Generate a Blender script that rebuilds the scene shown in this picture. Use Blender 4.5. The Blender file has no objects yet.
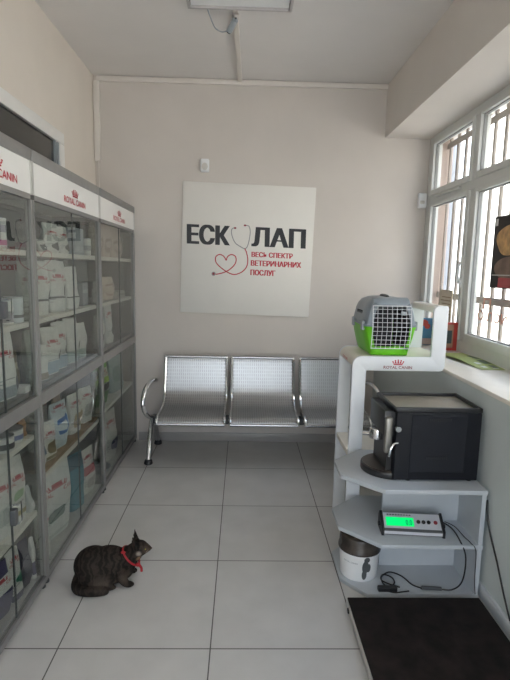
import bpy, bmesh, math, random
from mathutils import Vector, Matrix
random.seed(7)
PI = math.pi
S = bpy.context.scene
C = S.collection

# ------------------------------------------------------------------ materials
def nd(nt, typ, **kw):
    n = nt.nodes.new(typ)
    for k, v in kw.items():
        setattr(n, k, v)
    return n

def mat(name, col, rough=.5, metal=0., var=.06, scale=12., bump=0., emit=None, spec=.5, trans=0., coat=0.):
    m = bpy.data.materials.new(name); m.use_nodes = True
    nt = m.node_tree; b = nt.nodes['Principled BSDF']
    tc = nd(nt, 'ShaderNodeTexCoord'); no = nd(nt, 'ShaderNodeTexNoise')
    no.inputs['Scale'].default_value = scale; no.inputs['Detail'].default_value = 4
    nt.links.new(tc.outputs['Object'], no.inputs['Vector'])
    mr = nd(nt, 'ShaderNodeMapRange')
    mr.inputs['From Min'].default_value = .3; mr.inputs['From Max'].default_value = .7
    mr.inputs['To Min'].default_value = 1 - var; mr.inputs['To Max'].default_value = 1 + var
    nt.links.new(no.outputs['Fac'], mr.inputs['Value'])
    mx = nd(nt, 'ShaderNodeVectorMath', operation='SCALE')
    mx.inputs[0].default_value = col[:3]
    nt.links.new(mr.outputs['Result'], mx.inputs['Scale'])
    nt.links.new(mx.outputs['Vector'], b.inputs['Base Color'])
    b.inputs['Roughness'].default_value = rough; b.inputs['Metallic'].default_value = metal
    b.inputs['Specular IOR Level'].default_value = spec
    b.inputs['Coat Weight'].default_value = coat
    b.inputs['Transmission Weight'].default_value = trans
    if emit:
        b.inputs['Emission Color'].default_value = (*emit[:3], 1); b.inputs['Emission Strength'].default_value = emit[3]
    if bump:
        bp = nd(nt, 'ShaderNodeBump'); bp.inputs['Strength'].default_value = bump; bp.inputs['Distance'].default_value = .002
        nt.links.new(no.outputs['Fac'], bp.inputs['Height']); nt.links.new(bp.outputs['Normal'], b.inputs['Normal'])
    return m

def glass_mat(name, tint=(.97, .985, .98), ior=1.7):
    m = bpy.data.materials.new(name); m.use_nodes = True
    nt = m.node_tree; nt.nodes.clear()
    out = nd(nt, 'ShaderNodeOutputMaterial'); mix = nd(nt, 'ShaderNodeMixShader')
    tr = nd(nt, 'ShaderNodeBsdfTransparent'); gl = nd(nt, 'ShaderNodeBsdfGlossy'); fr = nd(nt, 'ShaderNodeFresnel')
    tr.inputs['Color'].default_value = (*tint, 1); gl.inputs['Roughness'].default_value = .0
    fr.inputs['IOR'].default_value = ior
    ge = nd(nt, 'ShaderNodeNewGeometry')          # reflect once per pane, at the face where light enters
    om = nd(nt, 'ShaderNodeMath', operation='SUBTRACT'); om.inputs[0].default_value = 1; nt.links.new(ge.outputs['Backfacing'], om.inputs[1])
    fm = nd(nt, 'ShaderNodeMath', operation='MULTIPLY'); nt.links.new(fr.outputs[0], fm.inputs[0]); nt.links.new(om.outputs[0], fm.inputs[1])
    nt.links.new(fm.outputs[0], mix.inputs[0]); nt.links.new(tr.outputs[0], mix.inputs[1]); nt.links.new(gl.outputs[0], mix.inputs[2])
    nt.links.new(mix.outputs[0], out.inputs[0])
    return m

def floor_mat(x0, y0):
    m = mat('floor_tiles', (.56, .55, .535), .36, 0, .05, 6)
    nt = m.node_tree; b = nt.nodes['Principled BSDF']
    base = [l for l in nt.links if l.to_socket == b.inputs['Base Color']][0].from_socket
    tc = [n for n in nt.nodes if n.type == 'TEX_COORD'][0]
    sp = nd(nt, 'ShaderNodeSeparateXYZ'); nt.links.new(tc.outputs['Object'], sp.inputs[0])
    ds = []
    for ax, o in ((0, x0), (1, y0)):
        a = nd(nt, 'ShaderNodeMath', operation='SUBTRACT'); a.inputs[1].default_value = o
        nt.links.new(sp.outputs[ax], a.inputs[0])
        p = nd(nt, 'ShaderNodeMath', operation='PINGPONG'); p.inputs[1].default_value = .3
        nt.links.new(a.outputs[0], p.inputs[0]); ds.append(p)
    mn = nd(nt, 'ShaderNodeMath', operation='MINIMUM')
    nt.links.new(ds[0].outputs[0], mn.inputs[0]); nt.links.new(ds[1].outputs[0], mn.inputs[1])
    lt = nd(nt, 'ShaderNodeMath', operation='LESS_THAN'); lt.inputs[1].default_value = .0026
    nt.links.new(mn.outputs[0], lt.inputs[0])
    mix = nd(nt, 'ShaderNodeMix', data_type='RGBA')
    nt.links.new(lt.outputs[0], mix.inputs[0]); nt.links.new(base, mix.inputs[6]); mix.inputs[7].default_value = (.10, .095, .09, 1)
    nt.links.new(mix.outputs[2], b.inputs['Base Color'])
    return m

def steel_perforated():
    m = mat('perforated_steel', (.44, .45, .46), .34, .9, .04, 30)
    nt = m.node_tree; b = nt.nodes['Principled BSDF']
    tc = [n for n in nt.nodes if n.type == 'TEX_COORD'][0]
    base = [l for l in nt.links if l.to_socket == b.inputs['Base Color']][0].from_socket
    sp = nd(nt, 'ShaderNodeSeparateXYZ'); nt.links.new(tc.outputs['UV'], sp.inputs[0])
    acc = []
    for ax, n, hw in ((0, 34, .17), (1, 26, .36)):
        mu = nd(nt, 'ShaderNodeMath', operation='MULTIPLY'); mu.inputs[1].default_value = n
        nt.links.new(sp.outputs[ax], mu.inputs[0])
        p = nd(nt, 'ShaderNodeMath', operation='PINGPONG'); p.inputs[1].default_value = .5
        nt.links.new(mu.outputs[0], p.inputs[0])
        g = nd(nt, 'ShaderNodeMath', operation='LESS_THAN'); g.inputs[1].default_value = hw
        nt.links.new(p.outputs[0], g.inputs[0]); acc.append(g)
    mu = nd(nt, 'ShaderNodeMath', operation='MULTIPLY')
    nt.links.new(acc[0].outputs[0], mu.inputs[0]); nt.links.new(acc[1].outputs[0], mu.inputs[1])
    mix = nd(nt, 'ShaderNodeMix', data_type='RGBA')
    nt.links.new(mu.outputs[0], mix.inputs[0]); nt.links.new(base, mix.inputs[6]); mix.inputs[7].default_value = (.31, .315, .32, 1)
    nt.links.new(mix.outputs[2], b.inputs['Base Color'])
    return m

def fur_mat():
    m = bpy.data.materials.new('tabby_fur'); m.use_nodes = True
    nt = m.node_tree; b = nt.nodes['Principled BSDF']; b.inputs['Roughness'].default_value = .8
    b.inputs['Specular IOR Level'].default_value = .15
    tc = nd(nt, 'ShaderNodeTexCoord')
    wv = nd(nt, 'ShaderNodeTexWave', wave_type='BANDS', bands_direction='X')
    wv.inputs['Scale'].default_value = 11; wv.inputs['Distortion'].default_value = 9; wv.inputs['Detail'].default_value = 3
    wv.inputs['Detail Scale'].default_value = 2.5
    nt.links.new(tc.outputs['Object'], wv.inputs['Vector'])
    no = nd(nt, 'ShaderNodeTexNoise'); no.inputs['Scale'].default_value = 220; nt.links.new(tc.outputs['Object'], no.inputs['Vector'])
    r = nd(nt, 'ShaderNodeValToRGB'); nt.links.new(wv.outputs['Fac'], r.inputs[0])
    r.color_ramp.elements[0].position = .25; r.color_ramp.elements[0].color = (.012, .0095, .008, 1)
    r.color_ramp.elements[1].position = .9; r.color_ramp.elements[1].color = (.033, .025, .020, 1)
    last = r.outputs[0]
    def spot(c, rad, soft, col):
        nonlocal last
        v = nd(nt, 'ShaderNodeVectorMath', operation='DISTANCE'); v.inputs[1].default_value = c
        nt.links.new(tc.outputs['Object'], v.inputs[0])
        mr = nd(nt, 'ShaderNodeMapRange'); mr.inputs['From Min'].default_value = rad; mr.inputs['From Max'].default_value = rad - soft
        nt.links.new(v.outputs['Value'], mr.inputs['Value'])
        mx = nd(nt, 'ShaderNodeMix', data_type='RGBA'); nt.links.new(mr.outputs[0], mx.inputs[0])
        nt.links.new(last, mx.inputs[6]); mx.inputs[7].default_value = (*col, 1); last = mx.outputs[2]
    for s in (-1, 1):
        spot((-.02, .085*s, .035), .055, .04, (.07, .055, .044))
        spot((.08, .06*s, .055), .04, .03, (.07, .052, .040))
        spot((.147, .040*s, .158), .016, .010, (.26, .22, .19))
        spot((.186, .022*s, .150), .014, .008, (.36, .32, .29))
        spot((.148, .035*s, .128), .018, .01, (.20, .12, .07))
    spot((.172, 0, .165), .04, .03, (.085, .058, .042))
    spot((.105, 0, .02), .03, .02, (.11, .09, .07))
    mul = nd(nt, 'ShaderNodeMapRange'); mul.inputs['To Min'].default_value = .6; mul.inputs['To Max'].default_value = 1.4
    nt.links.new(no.outputs['Fac'], mul.inputs['Value'])
    sc = nd(nt, 'ShaderNodeVectorMath', operation='SCALE'); nt.links.new(last, sc.inputs[0]); nt.links.new(mul.outputs[0], sc.inputs['Scale'])
    nt.links.new(sc.outputs[0], b.inputs['Base Color'])
    bp = nd(nt, 'ShaderNodeBump'); bp.inputs['Strength'].default_value = .5; bp.inputs['Distance'].default_value = .004
    nt.links.new(no.outputs['Fac'], bp.inputs['Height']); nt.links.new(bp.outputs[0], b.inputs['Normal'])
    return m

X0, Y0 = -.7044, 1.7768
M = {}
M['wall'] = mat('wall_paint', (.69, .645, .60), .75, 0, .025, 3, .05)
M['wall_left'] = mat('wall_paint_beige', (.73, .67, .605), .75, 0, .025, 3, .05)
M['wall_back'] = mat('wall_paint_grey_beige', (.62, .575, .535), .75, 0, .025, 3, .05)
M['wall_cool_shade'] = mat('wall_paint_cool_shade', (.60, .65, .65), .6, 0, .03, 4)  # cool shade below the sill is put into this wall colour
M['ceiling'] = mat('ceiling_paint', (.74, .715, .70), .8, 0, .02, 3)
M['floor'] = floor_mat(X0, Y0)
M['skirt'] = mat('skirting_tile', (.36, .345, .33), .35, 0, .04, 8)
M['base_white'] = mat('baseboard_plastic', (.62, .65, .68), .4, 0, .03, 8)
M['sill'] = mat('sill_laminate', (.82, .77, .70), .4, 0, .03, 10)
M['pvc'] = mat('window_pvc', (.66, .67, .65), .35, 0, .02, 10)
M['gasket'] = mat('window_gasket', (.25, .25, .245), .6)
M['glass'] = glass_mat('clear_glass')
M['cab_glass'] = glass_mat('cabinet_glass', (.87, .89, .875), 2.4)
M['alu'] = mat('anodised_aluminium', (.27, .265, .26), .42, .35, .04, 20)
M['alu_light'] = mat('brushed_aluminium', (.62, .61, .59), .38, .4, .04, 20)
M['header'] = mat('header_white', (.80, .79, .77), .45, 0, .02, 6)
M['red'] = mat('logo_red', (.50, .02, .045), .5, 0, .04)
M['bag_red'] = mat('bag_print_red', (.45, .06, .075), .5, 0, .04)
M['red_dark'] = mat('logo_dark_red', (.24, .02, .035), .5, 0, .04)
M['shelf'] = mat('shelf_laminate', (.76, .74, .68), .45, 0, .03, 9)
M['cab_back'] = mat('cabinet_backboard', (.17, .165, .16), .6, 0, .04, 6)
M['edge'] = mat('glass_edge_dark', (.03, .04, .04), .3)
M['chrome'] = mat('chrome', (.75, .76, .77), .12, 1, .02)
M['steel'] = mat('satin_steel', (.46, .47, .48), .26, 1, .03, 25)
M['perf'] = steel_perforated()
M['black'] = mat('black_plastic', (.018, .018, .02), .4, 0, .1)
M['rubber'] = mat('black_rubber_mat', (.017, .013, .012), .75, 0, .5, 14, .3, None, .2)
M['cable'] = mat('cable_rubber', (.012, .012, .013), .5)
M['grey_dark'] = mat('dark_grey_plastic', (.08, .085, .09), .45)
M['grey'] = mat('grey_plastic', (.30, .33, .36), .45, 0, .05)
M['carrier_grey'] = mat('carrier_grey_plastic', (.235, .275, .31), .42, 0, .05)
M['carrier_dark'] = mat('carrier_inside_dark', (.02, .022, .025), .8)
M['green'] = mat('carrier_green_plastic', (.14, .52, .015), .38, 0, .06)
M['wire'] = mat('white_wire', (.72, .74, .78), .35)
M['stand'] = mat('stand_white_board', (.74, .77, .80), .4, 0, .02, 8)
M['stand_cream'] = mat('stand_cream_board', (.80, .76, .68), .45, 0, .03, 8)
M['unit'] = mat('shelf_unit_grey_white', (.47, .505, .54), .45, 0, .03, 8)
M['navy'] = mat('machine_dark_shell', (.008, .009, .013), .5, 0, .08, 30, 0, None, .3)
M['navy2'] = mat('machine_side_panel', (.0095, .011, .016), .55, 0, .08, 30, 0, None, .3)
M['cup_tray'] = mat('cup_warmer_metal', (.36, .32, .26), .35, .7, .05, 30)
M['brownplate'] = mat('drip_tray_brown', (.055, .042, .036), .3, .2, .1, 30)
M['lcd'] = mat('lcd_green', (.0, .3, .1), .3, 0, .05, 8, 0, (.0, .62, .12, .75))
M['lcd_digit'] = mat('lcd_digit', (.0, .12, .05), .5)
M['silver'] = mat('silver_face', (.60, .61, .66), .4, .2, .03)
M['white'] = mat('white_plastic', (.78, .79, .80), .4, 0, .03)
M['offwhite'] = mat('offwhite_plastic', (.62, .60, .56), .5, 0, .03)
M['smoke'] = mat('smoky_lid', (.045, .036, .03), .25, 0, .3, 25)
M['sign'] = mat('sign_board', (.77, .75, .71), .5, 0, .015, 5)
M['ink'] = mat('sign_black', (.012, .013, .018), .5)
M['sign_grey'] = mat('sign_grey', (.30, .30, .30), .5)
M['trunk'] = mat('cable_trunking', (.72, .68, .635), .55, 0, .02)
M['fur'] = fur_mat()
M['collar'] = mat('collar_red', (.35, .012, .02), .6)
M['eye'] = mat('cat_eye', (.25, .24, .05), .12)
M['nose'] = mat('cat_nose', (.08, .03, .03), .4)
M['stucco'] = mat('facade_stucco', (.80, .77, .72), .9, 0, .06, 2)
M['pink'] = mat('outer_reveal_plaster', (.50, .40, .35), .85, 0, .05, 8)
M['pave'] = mat('street_paving', (.42, .40, .38), .9, 0, .1, 3)
M['iron'] = mat('grille_paint', (.26, .22, .19), .6, 0, .06)
M['darkpane'] = mat('dark_window_pane', (.035, .036, .034), .12, 0, .05)
M['poster'] = mat('poster_dark', (.018, .012, .011), .6, 0, .2, 8)
M['tan'] = mat('poster_tan', (.52, .30, .12), .5, 0, .35, 22)
M['tan2'] = mat('poster_brown', (.16, .10, .075), .5, 0, .35, 18)
M['paper'] = mat('paper_beige', (.66, .58, .45), .6, 0, .06, 40)
M['print'] = mat('print_brown', (.36, .27, .17), .6)
M['kraft'] = mat('kraft_card', (.30, .19, .085), .7, 0, .15, 15)
_pc = {}
def pm(col, rough=.42, var=.08):
    k = (tuple(col), rough)
    if k not in _pc:
        _pc[k] = mat('print_%d' % len(_pc), col, rough, 0, var, 25)
    return _pc[k]

# ------------------------------------------------------------------ builders
def wloc(o):
    v = Vector((0, 0, 0))
    while o:
        v += o.location; o = o.parent
    return v

class B:
    def __init__(s): s.v = []; s.f = []; s.m = []; s.uv = None; s.cur = 0
    def add(s, vs, fs):
        n = len(s.v); s.v += [tuple(v) for v in vs]
        s.f += [tuple(i + n for i in f) for f in fs]; s.m += [s.cur] * len(fs); return s
    def box(s, x0, x1, y0, y1, z0, z1, bev=0, seg=2):
        if not bev:
            vs = [(x, y, z) for x in (x0, x1) for y in (y0, y1) for z in (z0, z1)]
            return s.add(vs, [(0, 1, 3, 2), (4, 6, 7, 5), (0, 4, 5, 1), (2, 3, 7, 6), (0, 2, 6, 4), (1, 5, 7, 3)])
        bm = bmesh.new(); bmesh.ops.create_cube(bm, size=1)
        for v in bm.verts:
            v.co = Vector(((x0+x1)/2 + v.co.x*(x1-x0), (y0+y1)/2 + v.co.y*(y1-y0), (z0+z1)/2 + v.co.z*(z1-z0)))
        bmesh.ops.bevel(bm, geom=bm.edges[:], offset=bev, segments=seg, profile=.5, affect='EDGES')
        return s.bm(bm)
    def bm(s, bm):
        bm.verts.index_update()
        s.add([v.co[:] for v in bm.verts], [[v.index for v in f.verts] for f in bm.faces]); bm.free(); return s
    def tube(s, pts, r, n=10, closed=False, cap=True):
        pts = [Vector(p) for p in pts]; N = len(pts); rs = r if isinstance(r, (list, tuple)) else [r]*N
        rings = []; up = None
        for i, p in enumerate(pts):
            a = pts[(i-1) % N] if (i or closed) else p; b = pts[(i+1) % N] if (i < N-1 or closed) else p
            t = (b-a).normalized()
            if up is None:
                up = Vector((0, 0, 1)) if abs(t.z) < .9 else Vector((1, 0, 0))
            u = t.cross(up)
            if u.length < 1e-5: u = t.orthogonal()
            u.normalize(); up = u.cross(t)
            rings.append([p + rs[i]*(math.cos(2*PI*k/n)*u + math.sin(2*PI*k/n)*up) for k in range(n)])
        vs = [v for rg in rings for v in rg]; fs = []
        for i in range(N if closed else N-1):
            j = (i+1) % N
            for k in range(n):
                fs.append((i*n+k, i*n+(k+1) % n, j*n+(k+1) % n, j*n+k))
        if cap and not closed:
            fs.append(tuple(range(n))[::-1]); fs.append(tuple((N-1)*n+k for k in range(n)))
        return s.add(vs, fs)
    def cyl(s, p0, p1, r, n=16): return s.tube([p0, p1], r, n)
    def lathe(s, prof, c=(0, 0, 0), n=24, sx=1, sy=1, axis='Z'):
        vs = []; fs = []
        for r, z in prof:
            for k in range(n):
                a = 2*PI*k/n; p = (r*math.cos(a)*sx, r*math.sin(a)*sy, z)
                if axis == 'X': p = (z, p[0], p[1])
                if axis == 'Y': p = (p[0], z, p[1])
                vs.append((c[0]+p[0], c[1]+p[1], c[2]+p[2]))
        for i in range(len(prof)-1):
            for k in range(n):
                fs.append((i*n+k, i*n+(k+1) % n, (i+1)*n+(k+1) % n, (i+1)*n+k))
        fs.append(tuple(range(n))[::-1]); fs.append(tuple((len(prof)-1)*n+k for k in range(n)))
        return s.add(vs, fs)
    def ell(s, c, r, n=16, m=10):
        return s.lathe([(max(1e-4, math.sin(PI*i/m)), -math.cos(PI*i/m)) for i in range(m+1)], (0, 0, 0), n) if False else s._ell(c, r, n, m)
    def _ell(s, c, r, n, m):
        vs = [(c[0], c[1], c[2]-r[2])]; fs = []
        for i in range(1, m):
            a = PI*i/m
            for k in range(n):
                b = 2*PI*k/n
                vs.append((c[0]+r[0]*math.sin(a)*math.cos(b), c[1]+r[1]*math.sin(a)*math.sin(b), c[2]-r[2]*math.cos(a)))
        vs.append((c[0], c[1], c[2]+r[2])); T = len(vs)-1
        for k in range(n):
            fs.append((0, 1+(k+1) % n, 1+k)); fs.append((T, T-n+k, T-n+(k+1) % n))
        for i in range(m-2):
            for k in range(n):
                a = 1+i*n; fs.append((a+k, a+(k+1) % n, a+n+(k+1) % n, a+n+k))
        return s.add(vs, fs)
    def prism(s, poly, a0, a1, axis='Z', bev=0):
        bm = bmesh.new(); n = len(poly)
        def P(p, a): return (p[0], p[1], a) if axis == 'Z' else ((p[0], a, p[1]) if axis == 'Y' else (a, p[0], p[1]))
        lo = [bm.verts.new(P(p, a0)) for p in poly]; hi = [bm.verts.new(P(p, a1)) for p in poly]
        bm.faces.new(lo[::-1]); bm.faces.new(hi)
        for i in range(n): bm.faces.new((lo[i], lo[(i+1) % n], hi[(i+1) % n], hi[i]))
        bmesh.ops.recalc_face_normals(bm, faces=bm.faces[:])
        if bev:
            es = [e for e in bm.edges if abs(P2(e.verts[0].co, axis)-P2(e.verts[1].co, axis)) < 1e-6]
            bmesh.ops.bevel(bm, geom=es, offset=bev, segments=2, profile=.5, affect='EDGES')
        return s.bm(bm)
    def xf(s, mtx):
        s.v = [tuple(mtx @ Vector(v)) for v in s.v]; return s
    def build(s, name, mats, parent=None, local=False, fix=True, sharp=38):
        mats = mats if isinstance(mats, (list, tuple)) else [mats]
        off = wloc(parent) if (parent and not local) else Vector((0, 0, 0))
        me = bpy.data.meshes.new(name)
        me.from_pydata([tuple(Vector(v)-off) for v in s.v], [], s.f)
        for m in mats: me.materials.append(m)
        me.polygons.foreach_set('material_index', s.m)
        me.polygons.foreach_set('use_smooth', [True]*len(s.f))
        if s.uv:
            ul = me.uv_layers.new(name='UVMap')
            for l in me.loops: ul.data[l.index].uv = s.uv[l.vertex_index]
        me.update()
        if fix:
            bm = bmesh.new(); bm.from_mesh(me); bmesh.ops.recalc_face_normals(bm, faces=bm.faces[:]); bm.to_mesh(me); bm.free()
        me.set_sharp_from_angle(angle=math.radians(sharp))
        o = bpy.data.objects.new(name, me); C.objects.link(o)
        if parent: o.parent = parent
        return o

def P2(co, axis): return {'Z': co.z, 'Y': co.y, 'X': co.x}[axis]

def tag(o, label, cat, group=None):
    o['label'] = label; o['category'] = cat
    if group: o['group'] = group
    return o
def thing(name, label, cat, loc=(0, 0, 0), group=None):
    o = bpy.data.objects.new(name, None); C.objects.link(o); o.location = loc; o.empty_display_size = .05
    return tag(o, label, cat, group)
def struct(o, kind='structure'):
    o['kind'] = kind; return o

def rpoly(pts, n=5):
    """pts: (x, y, radius) -> rounded polygon"""
    out = []; N = len(pts)
    for i, (x, y, r) in enumerate(pts):
        p = Vector((x, y)); a = Vector(pts[i-1][:2]); b = Vector(pts[(i+1) % N][:2])
        if r <= 0: out.append((x, y)); continue
        d1 = (a-p).normalized(); d2 = (b-p).normalized(); ang = d1.angle(d2); L = r/math.tan(ang/2)
        c = p + (d1+d2).normalized()*(r/math.sin(ang/2)); s = p+d1*L; e = p+d2*L
        a0 = math.atan2(s.y-c.y, s.x-c.x); a1 = math.atan2(e.y-c.y, e.x-c.x)
        da = (a1-a0+PI) % (2*PI)-PI
        for k in range(n+1):
            t = a0+da*k/n; out.append((c.x+r*math.cos(t), c.y+r*math.sin(t)))
    return out

def smooth(pts, n=8, closed=False):
    P = [Vector(p) for p in pts]; out = []; N = len(P)
    rng = range(N) if closed else range(N-1)
    for i in rng:
        g = lambda k: P[k % N] if closed else P[max(0, min(N-1, k))]
        p0, p1, p2, p3 = g(i-1), g(i), g(i+1), g(i+2)
        for k in range(n):
            t = k/n
            out.append(.5*((2*p1)+(-p0+p2)*t+(2*p0-5*p1+4*p2-p3)*t*t+(-p0+3*p1-3*p2+p3)*t**3))
    if not closed: out.append(P[-1])
    return out

_tx = {}
def text2d(s, bold=.0, res=2):
    """flat text as (verts2d, faces), bounding box moved to 0..1 in height (cap height)"""
    k = (s, bold)
    if k in _tx: return _tx[k]
    cu = bpy.data.curves.new('t', 'FONT'); cu.body = s; cu.size = 1; cu.offset = bold; cu.resolution_u = res
    o = bpy.data.objects.new('t', cu); C.objects.link(o)
    dg = bpy.context.evaluated_depsgraph_get(); dg.update()
    me = bpy.data.meshes.new_from_object(o.evaluated_get(dg))
    vs = [(v.co.x, v.co.y) for v in me.vertices]; fs = [tuple(p.vertices) for p in me.polygons]
    bpy.data.objects.remove(o); bpy.data.curves.remove(cu); bpy.data.meshes.remove(me)
    x0 = min(v[0] for v in vs); x1 = max(v[0] for v in vs); y0 = min(v[1] for v in vs); y1 = max(v[1] for v in vs)
    vs = [((a-x0)/(x1-x0), (b-y0)/(y1-y0)) for a, b in vs]
    _tx[k] = (vs, fs, (x1-x0)/(y1-y0)); return _tx[k]
def put2d(b, shape, fn):
    vs, fs = shape[0], shape[1]
    b.add([fn(u, v) for u, v in vs], fs)

def crown2d():
    """small five-pointed crown in the unit square"""
    vs = []; fs = []
    def poly(ps):
        n = len(vs); vs.extend(ps); fs.append(tuple(range(n, n+len(ps))))
    poly([(.12, 0), (.88, 0), (.90, .16), (.10, .16)])
    for cx, tx, ty in ((.5, .5, .80), (.32, .25, .72), (.68, .75, .72), (.17, .04, .54), (.83, .96, .54)):
        poly([(cx-.075, .22), (cx+.075, .22), (tx+.05, ty-.1), (tx-.05, ty-.1)])
        poly([(tx+.075*math.cos(2*PI*k/8), ty+.09*math.sin(2*PI*k/8)) for k in range(8)])
    return vs, fs
CROWN = crown2d()
BRAND = text2d('ROYAL CANIN', .012)

# ------------------------------------------------------------------ room shell
YB, ZC, XL, XR, XS = 4.177, 2.972, -1.203, 1.144, 1.129
YF = -1.8
XW = 1.50          # inner face of the window frame
XO = 1.69          # outer face of the wall
ZS, ZSOF = .965, 2.566
YW0, YW1 = .75, 4.17
struct(B().box(XL-.3, XO, YF-.3, YB+.3, -.12, 0).build('floor', M['floor']))
struct(B().box(XL-.3, XO, YF-.3, YB+.3, ZC, ZC+.25).build('ceiling', M['ceiling']))
struct(B().box(XL-.3, XO, YB, YB+.3, 0, ZC).build('wall_back', M['wall_back']))
struct(B().box(XL-.3, XL, YF, YB, 0, ZC).build('wall_left', M['wall_left']))
b = B()
b.box(XR, XO, YF, YB, 0, ZS-.022)
b.build('wall_right', M['wall_cool_shade']); struct(bpy.data.objects['wall_right'])
b = B(); b.box(XS, XO, YF, YB, ZSOF, ZC); b.box(XR, XO, YF, YW0, ZS-.022, ZSOF)
struct(b.build('wall_right_upper', M['wall']))
struct(B().box(XO-.125, XO+.0, YB-.012, YB, ZS, ZSOF).build('trim_1', M['pink']))
# window sill board
struct(B().box(XR-.006, XW+.03, YW0, YB, ZS-.022, ZS, .004).build('trim_2', M['sill']))
# unseen front wall; its glazed entrance is widened to let in more sky light
b = B(); b.box(XL-.3, -1.1, YF-.3, YF, 0, ZC); b.box(1.05, XO, YF-.3, YF, 0, ZC); b.box(-1.1, 1.05, YF-.3, YF, 2.7, ZC)
struct(b.build('wall_front', M['wall']))
b = B()
for x0, x1 in ((-1.1, -1.03), (-.06, .01), (.98, 1.05)): b.box(x0, x1, YF-.16, YF-.09, 0, 2.7)
for z0, z1 in ((0, .12), (2.1, 2.17), (2.63, 2.7)): b.box(-1.1, 1.05, YF-.16, YF-.09, z0, z1)
d = struct(b.build('door_1', M['pvc']))
B().box(-1.05, 1.0, YF-.13, YF-.122, .1, 2.65).build('pane', M['glass'], d)
# skirtings
struct(B().box(-.88, XR, YB-.012, YB, 0, .075, .002).build('baseboard_back', M['skirt']))
struct(B().box(XR-.016, XR, YF, YB-.012, 0, .065, .005).build('baseboard_right', M['base_white']))
# cable trunking: along the top of the back wall, down the left corner, along the ceiling
struct(B().box(XL+.03, XS, YB-.022, YB, ZC-.042, ZC-.004, .003).build('trim_3', M['trunk']))
b = B(); b.box(XL+.004, XL+.048, YB-.03, YB, 2.325, ZC-.044, .002); b.tube([(XL+.03, YB-.006, 2.33), (XL+.03, YB-.006, 1.9)], .004, 6)
struct(b.build('trim_4', M['trunk']))
struct(B().prism([(-.084, 3.10), (-.056, 3.10), (-.034, YB-.022), (-.062, YB-.022)], ZC-.026, ZC).build('trim_5', M['trunk']))

# ---------------- window on the right: frame, sashes, transom lights
w = struct(B().box(XW, XW+.07, YW0, YW0+.09, ZS, ZSOF).box(XW, XW+.07, YW1-.09, YB-.002, ZS, ZSOF, .004)
           .box(XW, XW+.07, YW0+.09, YW1-.09, ZS, 1.04).box(XW, XW+.07, YW0+.09, YW1-.09, 2.515, ZSOF)
           .build('window_1', M['pvc']))
bays = [(3.33, YW1-.09), (2.50, 3.33), (1.67, 2.50), (YW0+.09, 1.67)]
b = B()
for y0, y1 in bays[:-1]: b.box(XW, XW+.07, y0-.03, y0+.03, 1.04, 2.515, .004)
b.box(XW-.004, XW+.07, YW0+.09, YW1-.09, 2.045, 2.105, .004)
b.build('frame', M['pvc'], w)
for i, (y0, y1) in enumerate(bays):
    a0 = y0+(.03 if i < 3 else 0); a1 = y1-(.03 if i else 0)
    b = B(); g = B()
    for z0, z1 in ((1.04, 2.045), (2.105, 2.515)):
        t = .045 if z0 < 2 else .03
        o0, o1, p0, p1 = a0+t, a1-t, z0+t+.01, z1-t*.6
        b.box(XW-.012, XW+.05, a0, o0, z0, z1, .004); b.box(XW-.012, XW+.05, o1, a1, z0, z1, .004)
        b.box(XW-.012, XW+.05, o0, o1, z0, p0, .004); b.box(XW-.012, XW+.05, o0, o1, p1, z1, .004)
        for q in ((o0-.001, o0+.006, p0, p1), (o1-.006, o1+.001, p0, p1), (o0, o1, p0-.001, p0+.006), (o0, o1, p1-.006, p1+.001)):
            g.box(XW+.008, XW+.03, *q)
    b.build('sash', M['pvc'], w); g.build('gasket', M['gasket'], w)
    B().box(XW+.018, XW+.024, a0+.02, a1-.02, 1.06, 2.03).build('pane', M['glass'], w)
    B().box(XW+.018, XW+.024, a0+.02, a1-.02, 2.12, 2.505).build('pane', M['glass'], w)
b = B(); b.box(XW-.022, XW-.010, 3.365, 3.39, 1.40, 1.47, .003); b.tube(smooth([(XW-.02, 3.378, 1.435), (XW-.035, 3.37, 1.435), (XW-.042, 3.365, 1.46), (XW-.042, 3.365, 1.53), (XW-.036, 3.368, 1.56), (XW-.03, 3.38, 1.57)]), .009, 8)
b.build('handle', M['white'], w)
b = B(); b.box(XW-.03, XW-.006, 3.5, 3.92, 2.075, 2.09, .003)
b.build('stay_bar', M['pvc'], w)

# ---------------- inner window in the left wall (only its top shows above the cabinets)
w2 = struct(B().box(XL, XL+.028, 1.0, 3.40, 2.262, 2.335, .004).box(XL, XL+.028, 3.322, 3.40, 1.1, 2.262, .004)
            .build('window_2', M['header']))
B().box(XL, XL+.006, 1.0, 3.322, 1.1, 2.262).build('pane', M['darkpane'], w2)
b = B(); b.box(XL+.006, XL+.02, 3.262, 3.274, 1.1, 2.262); b.box(XL+.006, XL+.02, 3.30, 3.322, 1.1, 2.262)
b.build('sash', M['grey'], w2)

# ---------------- outdoors
struct(B().box(XO, 14, -14, 20, -.6, -.5).build('street_ground', M['pave']))
struct(B().box(-10, XL-.3, -18, YF-.3, -.2, -.12).box(XL-.3, XO, -18, YF-.3, -.2, -.12).build('forecourt_ground', M['pave']))
fb = thing('facing_house', 'sunlit pale stucco house across the street, behind the window bars', 'building', (7.2, 4, -.5))
b = B(); b.box(7.2, 9, -10, 16, -.5, 7.5); b.build('wall', M['stucco'], fb)
for y in (-3.5, 0, 3.4, 6.4, 9.4):
    for z in (.6, 3.6):
        b = B()
        for q in ((y-.62, y-.5, z, z+1.7), (y+.5, y+.62, z, z+1.7), (y-.62, y+.62, z-.12, z), (y-.62, y+.62, z+1.7, z+1.82)): b.box(7.12, 7.2, *q)
        f = b.build('window_frame', M['stucco'], fb)
        B().box(7.185, 7.2, y-.5, y+.5, z, z+1.7).build('pane', M['grey'], f)
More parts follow.
